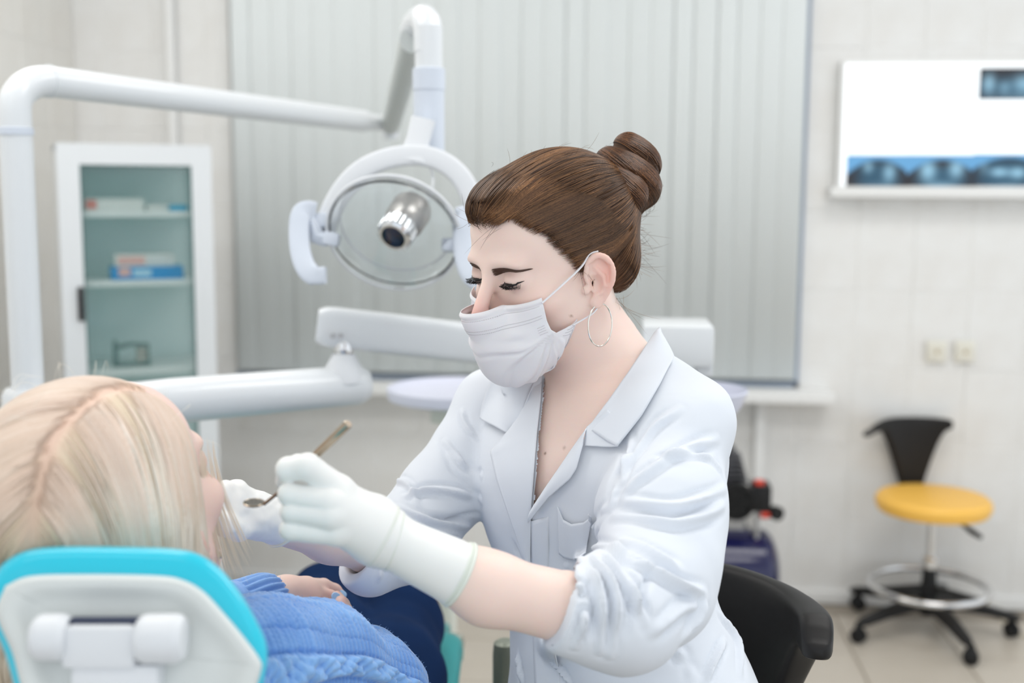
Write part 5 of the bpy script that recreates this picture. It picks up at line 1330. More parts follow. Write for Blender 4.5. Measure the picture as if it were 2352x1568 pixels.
# drape helper surface with a raised neck band for the collar
def drape(X):
    d = coat(X)
    d = smin(d, chain(X, [P(1420, 772, 1.43), P(1490, 782, 1.385), P(1505, 812, 1.335), P(1462, 880, 1.285), P(1405, 950, 1.262)], [0.014, 0.016, 0.017, 0.014, 0.008], 0.015), 0.018)
    d = smin(d, chain(X, [P(1250, 850, 1.375), P(1195, 880, 1.37), P(1190, 960, 1.345)], [0.014, 0.012, 0.006], 0.015), 0.02)
    return d
# collar, lapels, placket, pocket
A_ = [(1505, 764), (1482, 800), (1445, 858), (1402, 920), (1352, 986)]; B_ = [(1512, 766), (1546, 832), (1520, 890), (1480, 960), (1428, 1032)]
sheet('collar', A_, B_, drape, M_COAT, coat_o, 0.003, 0.0065, n=18, mid=0.003, smooth_it=6)
sheet('collar', [(1352, 984), (1349, 1000), (1347, 1026)], [(1402, 945), (1440, 985), (1428, 1032)], drape, M_COAT, coat_o, 0.0045, 0.0062, n=16, smooth_it=4)
sheet('lapel', [(1352, 984), (1318, 1032), (1285, 1080), (1258, 1118), (1230, 1160)], [(1348, 1026), (1333, 1078), (1318, 1100), (1270, 1140), (1224, 1197)], coat, M_COAT, coat_o, 0.004, 0.008, n=14, mid=0.003, smooth_it=4)
sheet('collar', [(1250, 846), (1247, 880), (1222, 930), (1196, 966), (1172, 997)], [(1180, 838), (1140, 870), (1122, 905), (1112, 935), (1108, 965)], drape, M_COAT, coat_o, 0.004, 0.007, n=18, mid=0.002, smooth_it=6)
sheet('lapel', [(1250, 850), (1246, 925), (1238, 1000), (1231, 1095), (1226, 1165), (1224, 1290)], [(1222, 930), (1185, 985), (1137, 1042), (1152, 1100), (1180, 1180), (1222, 1298)], coat, M_COAT, coat_o, 0.004, 0.0075, n=18, mid=0.002, smooth_it=5)
sheet('placket', [(1224, 1195), (1225, 1250), (1226, 1320), (1228, 1460), (1232, 1560), (1240, 1700)], [(1262, 1185), (1262, 1250), (1262, 1320), (1266, 1450), (1290, 1560), (1300, 1700)], coat, M_COAT, coat_o, 0.003, 0.0018, n=8, smooth_it=2)
sheet('pocket', [(1288, 1160), (1300, 1190), (1318, 1200), (1345, 1196), (1366, 1180)], [(1286, 1270), (1298, 1280), (1315, 1284), (1332, 1282), (1346, 1272)], coat, M_COAT, coat_o, 0.006, 0.0022, n=14, smooth_it=3)
bc_ = hit(coat, [(1206, 1306)], 1.0, off=0.004)[0]; g, _ = grad(coat, bc_[None].astype(f4)); bn = Vector(map(float, unit(g)[0]))
MB().lathe([(0, 0), (0.0052, 0), (0.0058, 0.0008), (0.0058, 0.0018), (0.0050, 0.0022), (0.0034, 0.0015), (0, 0.0015)], Vector(map(float, bc_)), axes(bn, (0, 0, 1)), 24).build('button', mat('pearl_button', (0.72, 0.76, 0.74), 0.25), coat_o)
# rolled cuffs
def roll(name, C, ax, rx, ry, tube_r, ph, wob):
    ax = Vector(ax).normalized(); R = axes(ax, (0, 0, 1)); pts = []
    for a in np.linspace(0, 2 * PI, 49): rr = 1 + 0.05 * math.sin(3 * a + ph) + 0.03 * math.sin(7 * a); pts.append(C + R @ V3(rx * rr * math.cos(a), ry * rr * math.sin(a), wob * math.sin(2 * a + ph)))
    return MB().tube(pts, tube_r, 14, cap=False, flat=(1.9, 0.7), up=None)
# ------------------------------------------------------------------ gloves, fingers, mirror, legs and stool of the dentist
M_GLOVE = mat('latex_glove', (0.84, 0.845, 0.83), 0.42, sss=0.12, ss_scale=0.006, bump=(260, 0.08, 0.0006), ssr=(1, .8, .6))
M_GLOVER = mat('latex_rim', (0.74, 0.775, 0.71), 0.4)
def PD(L): return [P(*q) for q in L]
dW = (W1 - MID1).normalized()
def glove1(X):
    fi = [chain(X, PD([(775, 1120, 1.0), (708, 1072, 0.985), (662, 1078, 0.990), (652, 1104, 1.008)]), [0.0122, 0.0112, 0.0102, 0.0074], 0.003),
          chain(X, PD([(752, 1150, 0.988), (664, 1134, 0.988), (672, 1138, 1.018), (722, 1145, 1.03)]), [0.0118, 0.0094, 0.0086, 0.008], 0.003),
          chain(X, PD([(756, 1186, 0.986), (670, 1176, 0.988), (680, 1176, 1.018), (730, 1180, 1.03)]), [0.0112, 0.0090, 0.0084, 0.008], 0.003),
          chain(X, PD([(768, 1224, 0.992), (667, 1217, 0.990), (682, 1214, 1.018), (730, 1212, 1.028)]), [0.0105, 0.0090, 0.0080, 0.007], 0.003)]
    d = fi[0]
    for k, q in enumerate(fi[1:]): d = smin(d, q, 0.0012)
    w0 = W1.lerp(E1, 0.0)
    pal = None
    for (m, r) in (((783, 1130, 1.006), .0125), ((775, 1152, 0.994), .0125), ((778, 1186, 0.994), .0125), ((784, 1220, 1.000), .0118)):
        q = cap(X, W1, P(*m), 0.0215, r); pal = q if pal is None else smin(pal, q, 0.014)
    pal = smin(pal, cap(X, P(850, 1190, 1.03), P(770, 1170, 1.02), 0.020, 0.016), 0.015)
    d = smin(d, pal, 0.007)
    th_ = chain(X, PD([(862, 1205, 1.045), (780, 1125, 1.045), (722, 1082, 1.035), (684, 1064, 1.022)]), [0.017, 0.0125, 0.0108, 0.0082], 0.006)
    d = smin(d, th_, 0.004)
    arm = cap(X, MID1, W1, 0.0345 * 0.86 + 0.0012, 0.0232)
    cutp = P(1052, 1328, 1.045); arm = smax(arm, -((X - A3(cutp)) @ A3((dW + ray(1052, 1330).normalized() * 0.0).normalized())), 0.001)
    d = smin(d, arm, 0.008)
    return d
cs1 = np.array([tuple(q) for q in PD([(640, 1040, 0.96), (640, 1250, 1.08), (1060, 1340, 1.0), (1060, 1200, 1.12), (800, 1300, 1.0)])])
lo, hi = cs1.min(0) - 0.04, cs1.max(0) + 0.04
gp, gf = polymesh(glove1, lo, hi, 0.0016)
nr, _ = grad(glove1, gp); nr = unit(nr)
tpar = ((gp - A3(MID1)) @ A3(W1 - MID1)) / float((W1 - MID1).length_squared)
gp = gp + nr * (0.0004 * np.sin(tpar * 160) * np.exp(-((tpar - 0.93) / 0.05) ** 2) + 0.0004 * vnoise(gp, 70, 3))[:, None]
gl1 = mesh_from('glove', gp, gf, M_GLOVE, dent)
gl1['label'] = 'cream latex glove holding the mirror'
def ring_on(fn, C, ax, r0, tr, name, m, parent, tilt=(0, 0, 0), off=0.0):
    ax = (Vector(ax) + Vector(tilt)).normalized(); R = axes(ax, (0, 0, 1)); X = []
    for a in np.linspace(0, 2 * PI, 73): X.append(np.array(C + R @ V3(r0 * math.cos(a), r0 * math.sin(a), 0)))
    X = np.array(X, dtype=f4); axn = np.array(ax, dtype=f4); c = A3(C)
    for _ in range(10):
        g, d = grad(fn, X, .002); rad = unit(X - c - ((X - c) @ axn)[:, None] * axn); X = X - rad * ((d - off) / np.maximum((g * rad).sum(1), .3))[:, None]
    X[-1] = X[0]
    return MB().tube([Vector(map(float, q)) for q in X], tr, 10, cap=False).build(name, m, parent)
armf = lambda X: cap(X, MID1, W1, 0.0345 * 0.86 + 0.0012, 0.0232)
tcf = float((P(1052, 1328, 1.045) - MID1).dot(dW)) / (W1 - MID1).length
for t_, tr_ in ((tcf, 0.0022), (tcf + 0.03, 0.0014)): ring_on(armf, MID1.lerp(W1, t_), dW, 0.03, tr_, 'cuff_bead', M_GLOVER, gl1)
for t_, tr_ in ((0.86, 0.0006), (0.96, 0.0006), (0.98, 0.0004)): ring_on(glove1, MID1.lerp(W1, t_), dW, 0.025, tr_, 'wrist_crease', M_GLOVER, gl1, tilt=Vector((0, 0, 0.04 * (t_ - .94) * 50)))
dW2 = (W2 - E2).normalized()
def glove2(X):
    M = [(545, 1128, 1.185), (533, 1150, 1.175), (526, 1172, 1.17), (526, 1194, 1.175)]
    T = [((518, 1125, 1.17), (503, 1132, 1.16), (494, 1144, 1.155)), ((506, 1150, 1.16), (492, 1156, 1.155), (484, 1164, 1.15)), ((500, 1172, 1.16), (490, 1178, 1.16), (490, 1184, 1.17)), ((502, 1196, 1.16), (494, 1202, 1.165), (498, 1202, 1.18))]
    d = None
    for m, t3 in zip(M, T):
        q = smin(cap(X, W2, P(*m), 0.0215, 0.012), chain(X, PD([m] + list(t3)), [0.0108, 0.0095, 0.0088, 0.0075], 0.003), 0.004); d = q if d is None else smin(d, q, 0.004)
    d = smin(d, chain(X, PD([(578, 1190, 1.20), (548, 1212, 1.18), (518, 1205, 1.15), (500, 1190, 1.14)]), [0.016, 0.013, 0.0105, 0.008], 0.005), 0.006)
    arm = smax(cap(X, E2.lerp(W2, 0.5), W2, 0.0285, 0.0225), -((X - A3(E2.lerp(W2, 0.80))) @ A3(dW2 + Vector((0.0, 0, 0.25)))), 0.001)
    return smin(d, arm, 0.01)
cs2 = np.array([tuple(q) for q in PD([(450, 1100, 1.1), (450, 1250, 1.1), (670, 1280, 1.2), (670, 1120, 1.3)])])
gp, gf = polymesh(glove2, cs2.min(0) - 0.03, cs2.max(0) + 0.03, 0.0018)
nr, _ = grad(glove2, gp); nr = unit(nr); gp = gp + nr * (0.0006 * vnoise(gp, 110, 5) + 0.0004 * vnoise(gp, 240, 8))[:, None]
gl2 = mesh_from('glove', gp, gf, M_GLOVE, dent); gl2['label'] = 'wrinkled cream latex glove at the patient face'
arm2 = lambda X: cap(X, E2.lerp(W2, 0.5), W2, 0.029, 0.0228)
ring_on(arm2, E2.lerp(W2, 0.80), dW2, 0.026, 0.0019, 'cuff_bead', M_GLOVER, gl2, tilt=Vector((0.0, 0, 0.25)))
# legs in dark trousers, feet on the stool ring (below the frame)
M_TROU = mat('black_trousers', (0.02, 0.02, 0.025), 0.8)
hipc = SECS[-1][0]; DC = Vector((hipc.x, hipc.y, 0))
SEATZ = hipc.z - 0.035
def legs(X):
    d = None
    for s in (1, -1):
        h = hipc + lat * (0.085 * s) + V3(0, 0, 0.03); kn = h + fwd * 0.36 + lat * (0.10 * s) + V3(0, 0, -0.07); an = kn + V3(0, 0, -0.37) - fwd * 0.10
        q = smin(cap(X, h, kn, 0.078, 0.058), cap(X, kn, an, 0.056, 0.038), 0.02); d = q if d is None else smin(d, q, 0.02)
    return d
kx = [hipc + lat * (0.19 * s) + fwd * 0.42 + V3(0, 0, -0.5) for s in (1, -1)] + [hipc - fwd * .1 + V3(0, 0, .15)] + [hipc + lat * (0.19 * s) + fwd * 0.42 + V3(0, 0, 0.13) for s in (1, -1)]
kx = np.array([tuple(q) for q in kx]); gp, gf = polymesh(legs, kx.min(0) - 0.1, kx.max(0) + 0.06, 0.007); mesh_from('trousers', gp, gf, M_TROU, dent)
for s in (1, -1):
    an = hipc + lat * (0.185 * s) + fwd * 0.26 + V3(0, 0, -0.04 - 0.37); so = an + V3(0, 0, -0.05)
    MB().tube([so - fwd * 0.05, so - fwd * 0.01 + V3(0, 0, .01), so + fwd * 0.08, so + fwd * 0.17, so + fwd * 0.19], [0.025, 0.042, 0.036, 0.030, 0.012], 16, flat=(1.0, 0.8)).build('shoe', M_WHITEPL, dent)
# her stool
st2 = stool(tuple(DC), SEATZ, 0.4, 0, 'black operator stool the dentist sits on, its curved back wrapping her side', M_BLACKLEATHER, 1, seat_r=0.185)
XA = Matrix((( *lat, 0), (*(-fwd), 0), (0, 0, 1, 0), (0, 0, 0, 1))).transposed(); XA = Matrix(((lat.x, -fwd.x, 0, DC.x), (lat.y, -fwd.y, 0, DC.y), (0, 0, 1, 0), (0, 0, 0, 1)))
zT = 0.952
def zt_d(a): return zT - 0.004 * (a > 0.9) - 0.016 * smooth01((a - 0.78) / .2) + 0.0
def zb_d(a):
    aa = a + 0.05; st_ = smooth01((abs(aa) - 0.10) / 0.72); return (SEATZ + 0.03) * (1 - st_) + (zT - 0.044) * st_
backrest_mesh('backrest', M_BLACKLEATHER, st2, XA, 0.204, -0.9, 0.98, zt_d, zb_d, 0.040, 60)
bd_ = -fwd
MB().tube(sm([DC + bd_ * 0.03 + V3(0, 0, SEATZ - 0.066), DC + bd_ * 0.15 + V3(0, 0, SEATZ - 0.068), DC + bd_ * 0.20 + V3(0, 0, SEATZ - 0.055), DC + bd_ * 0.212 + V3(0, 0, SEATZ + 0.05)], 4), 0.014, 12, flat=(1.6, 0.5)).build('back_bracket', M_BLACKPL, st2)
# dental mirror
m0, m1, m2, m3 = P(801, 972, 0.995), P(705, 1064, 1.015), P(640, 1130, 1.028), P(606, 1158, 1.034)
mir = thing('dental_mirror', 'steel dental mirror held in the gloved fingers', 'dental mirror', tuple(P(583, 1156, 1.036)))
mb = MB(); ax = (m1 - m0).normalized(); mb.tube([m0, m0 + ax * 0.001, m0 + ax * 0.004, m0.lerp(m1, .6), m1, m1 + ax * 0.006], [0.0033, 0.0041, 0.0042, 0.0039, 0.0034, 0.0024], 20); mb.build('handle', M_STEEL, mir)
mb = MB(); mb.tube(sm([m1 + ax * 0.005, m1.lerp(m2, .5), m2, m3], 6), [0.0022] * 5 + [0.0015] * 14, 12); mb.build('stem', mat('dark_bronze_steel', (0.35, 0.25, 0.18), 0.25, metal=1), mir)
dc = P(583, 1155, 1.038); dn_ = (CROT @ Vector((0.04, 0.94, 0.24))).normalized(); Rd = axes(dn_, tuple(RW))
mb = MB(); mb.lathe([(0, -0.0016), (0.0070, -0.0016), (0.0092, -0.0004), (0.0095, 0.0008), (0.0088, 0.0012), (0.0084, 0.0008)], dc, Rd, 40); mb.build('mirror_frame', M_STEEL, mir)
mb = MB(); mb.lathe([(0.0085, 0.00085), (0, 0.00085)], dc, Rd, 40); mb.add([dc + Rd @ V3(0.0085 * math.cos(a), 0.0085 * math.sin(a), 0.0006) for a in np.linspace(0, 2 * PI, 25)[:-1]], [tuple(range(24))]); mb.build('mirror_glass', mat('mirror_glass', (0.66, 0.64, 0.61), 0.08, metal=1), mir)
# ------------------------------------------------------------------ patient on the dental chair
pat = thing('person', 'blonde patient in blue cable-knit sweater lying back in the chair', 'person', tuple(P(560, 1640, 1.3)))
def cvec(x, y, z): return (CROT @ Vector((x, y, z))).normalized()
Fp = cvec(0.30, 0.52, -0.80); Up = cvec(-0.24, 0.76, 0.60); Up = (Up - Fp * Up.dot(Fp)).normalized()
Lp = Fp.cross(Up) * -1.0
if Lp.dot(CROT @ Vector((-1, 0, 0))) < 0: Lp = -Lp
PO = P(258, 1182, 1.03)
PF = Frame(PO, Lp, Fp, Up, 1.06)
PS1, PE1 = P(500, 1560, 1.06), P(845, 1592, 1.25)
def pbody(X):
    d = chain(X, [PF.wld([[0, -0.02, -0.06]])[0], P(330, 1330, 1.10), P(360, 1440, 1.16)], [0.050, 0.050, 0.06], 0.02)
    d = smin(d, chain(X, [P(380, 1540, 1.20), P(520, 1620, 1.38), P(700, 1640, 1.55)], [0.10, 0.10, 0.10], 0.05), 0.05)
    # left forearm and hand
    d = smin(d, chain(X, [P(500, 1420, 1.28), P(600, 1385, 1.31), P(655, 1368, 1.335)], [0.034, 0.026, 0.021], 0.01), 0.01)
    h = smin(chain(X, [P(655, 1368, 1.335), P(700, 1362, 1.36)], [0.021, 0.020], 0.01), chain(X, [P(660, 1375, 1.34), P(708, 1385, 1.35)], [0.017, 0.014], 0.01), 0.012)
    for pts, r in (([(705, 1350, 1.37), (742, 1346, 1.40), (768, 1356, 1.415), (783, 1368, 1.42)], [.0125, .0092, .0082, .0068]),
                   ([(708, 1364, 1.365), (738, 1366, 1.38), (758, 1370, 1.385), (768, 1373, 1.39)], [.012, .0088, .0080, .0068]),
                   ([(705, 1380, 1.36), (730, 1384, 1.37), (748, 1392, 1.375), (756, 1400, 1.38)], [.0115, .0086, .0078, .0065]),
                   ([(698, 1392, 1.352), (718, 1400, 1.36), (732, 1404, 1.365), (742, 1404, 1.37)], [.010, .0080, .0074, .0066]),
                   ([(668, 1385, 1.33), (690, 1402, 1.325), (708, 1412, 1.33), (722, 1416, 1.335)], [.012, .0095, .0085, .0074])):
        h = smin(h, chain(X, PD(pts), r, 0.003), 0.0045)
    d = smin(d, h, 0.012)
    # right hand under the sleeve, forefinger raised
    d2 = chain(X, PD([(842, 1530, 1.29), (826, 1478, 1.31)]), [0.026, 0.024], 0.01)
    for pts, r in (([(822, 1472, 1.315), (802, 1418, 1.33), (786, 1388, 1.345), (774, 1370, 1.36)], [.0115, .0092, .0082, .0068]), ([(832, 1480, 1.32), (815, 1455, 1.34), (800, 1440, 1.35), (792, 1440, 1.36)], [.011, .009, .008, .007]),
                   ([(842, 1492, 1.32), (832, 1475, 1.335), (822, 1465, 1.35), (812, 1465, 1.36)], [.011, .009, .008, .007]), ([(848, 1508, 1.32), (846, 1492, 1.335), (840, 1484, 1.35), (832, 1484, 1.36)], [.010, .008, .0075, .007]), ([(815, 1500, 1.30), (798, 1480, 1.30), (788, 1468, 1.31), (782, 1458, 1.32)], [.012, .010, .009, .008])):
        d2 = smin(d2, chain(X, PD(pts), r, 0.003), 0.004)
    d2 = smin(d2, chain(X, [P(842, 1530, 1.29), P(858, 1590, 1.26)], [0.026, 0.030], .01), .01)
    d = smin(d, d2, 0.005)
    m = ((X - PF.O) ** 2).sum(1) < 0.19 ** 2
    if m.any(): d[m] = smin(d[m], head(PF.loc(X[m])) * PF.sc, 0.02)
    return d
bb = np.array([tuple(q) for q in PD([(0, 950, 0.8), (20, 1700, 0.9), (560, 860, 1.1), (900, 1680, 1.6), (900, 1350, 1.5), (560, 1780, 1.3)])])
pos, F = polymesh(pbody, bb.min(0) - 0.03, bb.max(0) + 0.03, 0.003)
Y = PF.loc(pos); c = np.tile(np.array((0.80, 0.60, 0.53), dtype=f4), (len(pos), 1)); near = (Y ** 2).sum(1) < 0.2 ** 2; c[near] = skin_cols(Y[near], (0.81, 0.60, 0.53), 0.3)
tipc = np.array([tuple(q) for q in PD([(783, 1368, 1.42), (768, 1373, 1.39), (774, 1370, 1.36), (742, 1404, 1.37), (700, 1395, 1.35)])]); dd = np.min(np.linalg.norm(pos[:, None] - tipc[None], axis=2), 1); wq = np.exp(-(dd / 0.022) ** 2)[:, None] * .5; c = c * (1 - wq) + np.array((0.82, 0.42, 0.36)) * wq
mesh_from('body', pos, F, M_SKIN, pat, cols=c)
eye_parts(PF, pat, lashes=False)
M_NAIL = mat('pale_blue_nail_varnish', (0.36, 0.58, 0.86), 0.15, coat=0.6)
for q, dr_ in (((783, 1364, 1.41), (1, -.35, 0)), ((768, 1368, 1.38), (1, -.1, 0)), ((773, 1372, 1.349), (-.5, .8, 0.1))):
    ax = cvec(*dr_); R = axes(ax.cross(cvec(0, 0, 1)), tuple(ax)); mb = MB(); mb.lathe([(0, 0.002), (0.0045, 0.0015), (0.0056, 0), (0.0045, -0.001), (0, -0.0015)], P(*q), axes(cvec(0.1, .5, .8), tuple(ax)), 16, 1.3, 0.95); mb.build('fingernail', M_NAIL, pat)
# hair
M_BLONDM = mat('blonde_hair_mass', (0.60, 0.49, 0.34), 0.5, attr='Col')
M_BLOND = mat('blonde_hair_strand', (0.7, 0.6, 0.45), 0.35, attr='Col', spec=0.6)
PX = -0.036                     # parting sits on her left
def phair(Y):
    S = Y.copy(); S[:, 0] = np.abs(S[:, 0])
    d = ell(S, (0, -0.022, 0.034), (0.0885, 0.104, 0.094))
    d = smin(d, ell(S, (0.058, -0.045, -0.02), (0.036, 0.055, 0.075)), 0.03)
    d = smin(d, ell(S, (0.052, -0.085, -0.05), (0.04, 0.04, 0.08)), 0.03)
    hl = np.interp(Y[:, 1], [-0.13, -0.02, 0.01, 0.03, 0.055, 0.085, 0.1], [-0.13, -0.11, -0.02, 0.02, 0.045, 0.066, 0.068])
    d = smax(d, (hl - Y[:, 2]) * 0.75, 0.012)
    pt = np.exp(-((Y[:, 0] - PX) / 0.0035) ** 2) * (Y[:, 2] > 0.02) * 0.0018
    return d + pt
hp, hf_ = polymesh(phair, (-0.13, -0.16, -0.16), (0.13, 0.12, 0.16), 0.0026)
sc_w = np.exp(-((hp[:, 0] - PX - 0.002 * np.sin(hp[:, 1] * 95)) / 0.008) ** 2)[:, None] * 0.9
cc = np.tile(np.array((0.72, 0.60, 0.45), dtype=f4), (len(hp), 1)); cc = cc * (1 - sc_w) + np.array((0.80, 0.56, 0.45)) * sc_w
nape = np.clip((-hp[:, 1] - 0.055) / 0.05, 0, 1)[:, None]; cc = cc * (1 - 0.35 * nape) + np.array((0.34, 0.26, 0.15)) * 0.35 * nape  # shadow under the hair, painted as a darker tone at the back
ph_o = mesh_from('hair', PF.wld(hp), hf_[:, ::-1] if np.linalg.det(PF.M) < 0 else hf_, M_BLONDM, pat, cols=cc)
sd = []
while len(sd) < 4200:
    r = unit(rng.normal(size=(2000, 3))); Xs = (np.array([0, -0.02, 0.02]) + r * 0.12).astype(f4); Xs = project_to(phair, Xs, 5); g, d = grad(phair, Xs); ok = (np.abs(d) < 0.0012) & (Xs[:, 1] < 0.09); sd += list(Xs[ok])
sd = np.array(sd[:4200], dtype=f4)
pr_n = 1500; yy = rng.uniform(-0.10, 0.08, pr_n); a_ = np.linspace(0, 1, pr_n); Q = np.stack([PX + rng.choice([-1, 1], pr_n) * rng.uniform(0.0004, 0.0022, pr_n) + 0.0022 * np.sin(yy * 95), yy, 0.035 + 0.09 * np.sqrt(np.clip(1 - ((yy + 0.022) / 0.104) ** 2, 0, 1))], 1).astype(f4); Q = project_to(phair, Q, 5)
sd = np.concatenate([sd, Q])
def ptgt(X):
    s = np.where(X[:, 0] > PX, 1.0, -1.0); top = np.clip((X[:, 2] - 0.03) / 0.08, 0, 1)
    return np.stack([s * (0.25 + 1.0 * top), -0.55 - 0.1 * top, -0.9 + 0.3 * top], 1)
pp = flow(sd, 20, ptgt, phair, 0.0065, 0.0011, 0.0002)
n = len(pp); t = rng.random(n)[:, None]; base = np.array((0.66, 0.53, 0.39)) * (1 - t) + np.array((0.92, 0.87, 0.79)) * t
clump = 0.5 + 0.5 * np.sin(sd[:, 1] * 170 + sd[:, 2] * 130 + 2 * np.sin(sd[:, 0] * 60)); base = base * (0.84 + 0.26 * clump)[:, None]
nape_shade = np.clip((-pp[:, 8, 1] - 0.045) / 0.06, 0, 1)[:, None]; base = base * (1 - .3 * nape_shade) + np.array((0.44, 0.34, 0.20)) * .3 * nape_shade  # the same hair shadow painted into the strand colours
pk = np.exp(-((sd[:, 0] - PX) / 0.010) ** 2)[:, None] * (sd[:, 2:3] > 0.03) * 0.6; base = base * (1 - pk) + np.array((0.90, 0.66, 0.54)) * pk
strands('hair_strands', PF.wld(pp.reshape(-1, 3)).reshape(pp.shape), rng.uniform(0.0003, 0.0006, n), M_BLOND, ph_o, cols=base)
# long lengths falling behind the headrest on her left, and a few flyaways
L_ = []
for k in range(700):
    a, b = rng.uniform(-1, 1), rng.uniform(-1, 1); x0, y0 = 12 + 40 * a, 1290 + 30 * b; dp = 1.02 + 0.03 * b
    L_.append([tuple(P(x0 - 10 * t - 22 * math.sin(t * 2 + a) + 55 * t * t * (0.3 + 0.4 * a), y0 + 420 * t, dp + 0.02 * t + 0.012 * math.sin(3 * t + b))) for t in np.linspace(0, 1, 14)])
L_ = np.array(L_); t = rng.random(len(L_))[:, None]
strands('hair_lengths', L_, 0.0007, M_BLOND, ph_o, cols=np.array((0.30, 0.19, 0.09)) * (1 - t) + np.array((0.62, 0.47, 0.29)) * t)
L_ = []
for k in range(90):
    a, b = rng.uniform(0, 1), rng.uniform(-1, 1); L_.append([tuple(P(452 + 42 * a + (45 + 45 * a) * t ** 1.5 * (0.3 + .7 * a), 1050 + 50 * b + 240 * t, 1.045 + 0.05 * a)) for t in np.linspace(0, 1, 12)])
L_ = np.array(L_); strands('side_wisps', L_, 0.0003, M_BLOND, ph_o, cols=np.tile((0.86, 0.76, 0.62), (len(L_), 1)))['kind'] = 'stuff'
fly = []
for k in range(30):
    d_ = unit(np.array([rng.normal() * .7, rng.normal() * .6, abs(rng.normal()) * .8 + .1])); p = np.array([0, -0.02, 0.03]) + d_ * 0.098; tt = unit(np.cross(d_, rng.normal(size=3))); fly.append([p + tt * 0.035 * t + d_ * 0.014 * math.sin(t * 3) for t in np.linspace(0, 1, 12)])
fly = np.array(fly); strands('loose_hair', PF.wld(fly.reshape(-1, 3)).reshape(fly.shape), 0.00016, M_BLOND, ph_o, cols=np.tile((0.95, 0.9, 0.8), (len(fly), 1)))['kind'] = 'stuff'
# stud earring
ep = P(503, 1275, 1.08); MB().lathe([(0.0035 * math.sin(t), -0.0035 * math.cos(t)) for t in np.linspace(0.01, PI - .01, 10)], ep, None, 14).build('ear_stud', M_STEEL, pat)

# sweater: torso, near arm, far sleeve with ribbed cuff
M_KNIT = mat('blue_wool_knit', (0.17, 0.38, 0.78), 0.9, sheen=0.5, attr='Col')
ARM = [P(470, 1560, 1.05), P(600, 1535, 1.10), P(720, 1532, 1.17), P(850, 1585, 1.25)]
ARR = [0.066, 0.062, 0.060, 0.055]
def sweater(X):
    d = chain(X, ARM, ARR, 0.03)
    d = smin(d, chain(X, [P(850, 1585, 1.25), P(838, 1510, 1.285)], [0.054, 0.034], 0.02), 0.03)
    d = smin(d, chain(X, [P(380, 1590, 1.18), P(540, 1655, 1.36), P(700, 1650, 1.52)], [0.11, 0.115, 0.115], 0.05), 0.03)
    d = smin(d, chain(X, [P(380, 1450, 1.25), P(480, 1430, 1.27), P(600, 1388, 1.31)], [0.055, 0.038, 0.033], 0.02), 0.02)
    d = smax(d, cap(X, P(600, 1388, 1.31), P(640, 1372, 1.33), -10, -10) * 0 - 1, 0.001)
    m0_, m1_ = A3(P(628, 1378, 1.322)), A3((P(655, 1368, 1.335) - P(600, 1385, 1.31)).normalized())
    q = smax(cap(X, P(590, 1390, 1.305), P(640, 1374, 1.328), 0.030, 0.027), (X - m0_) @ m1_, 0.003)
    return smin(d, q, 0.006)
bb = np.array([tuple(q) for q in PD([(330, 1300, 1.0), (380, 1800, 1.1), (620, 1300, 1.3), (950, 1700, 1.6), (950, 1500, 1.2), (450, 1700, 1.6)])])
pos, F = polymesh(sweater, bb.min(0) - 0.05, bb.max(0) + 0.04, 0.0019)
nr, _ = grad(sweater, pos); nr = unit(nr)
# knit coordinates: s along the arm, q around it
Cc = np.array(sm(ARM, 6)); dd, par = curve_dist(pos, Cc); Ls = float(sum((Vector(Cc[i + 1]) - Vector(Cc[i])).length for i in range(len(Cc) - 1)))
s = par * Ls; ti = np.clip((par * (len(Cc) - 1)).astype(int), 0, len(Cc) - 2); cpt = Cc[ti] + (Cc[ti + 1] - Cc[ti]) * (par * (len(Cc) - 1) - ti)[:, None]
tow = np.array(CROT @ Vector((0, 0, 1))); upv = np.array(CROT @ Vector((0, 1, 0))); rel = pos - cpt
phi = np.arctan2(rel @ tow, rel @ upv); w_ = phi * 0.06            # arc length from the top, positive towards the camera
def cable(w0, half, per):
    u = (w_ - w0) / half; inside = np.clip(1.25 - np.abs(u) ** 4, 0, 1); ph = 2 * PI * s / per
    a = np.cos(PI * (u * 0.9 - np.sin(ph) * 0.9)); over = 0.5 + 0.5 * np.sin(ph * 2 + 2.6 * u * np.sign(np.cos(ph)))
    return inside * (0.0022 * np.abs(np.sin(PI * (u - 0.9 * np.sin(ph)))) + 0.0038 * over)
arm_m = np.clip((0.085 - dd) / 0.012, 0, 1)
dsp = 1.8 * cable(0.078, 0.018, 0.062) * arm_m
groove = lambda w0: -0.0026 * np.exp(-((w_ - w0) / 0.0022) ** 2) * arm_m * (0.7 + 0.3 * np.sin(s * 2 * PI / 0.0045))
dsp += 1.5 * groove(0.055) + 1.3 * groove(0.101) + groove(0.030) * .7 + groove(0.0) * .6 + groove(-0.02) * .5
knit = np.sin(s * 2 * PI / 0.0058) * 0.0009 + 0.0004 * np.sin(w_ * 2 * PI / 0.0052 + 1.5 * np.sin(s * 2 * PI / 0.0104)); dsp += knit
dsp += 0.0035 * np.exp(-((w_ + 0.008 - 0.30 * (s - 0.12)) / 0.006) ** 2) * (s < 0.2) * arm_m * 0.6
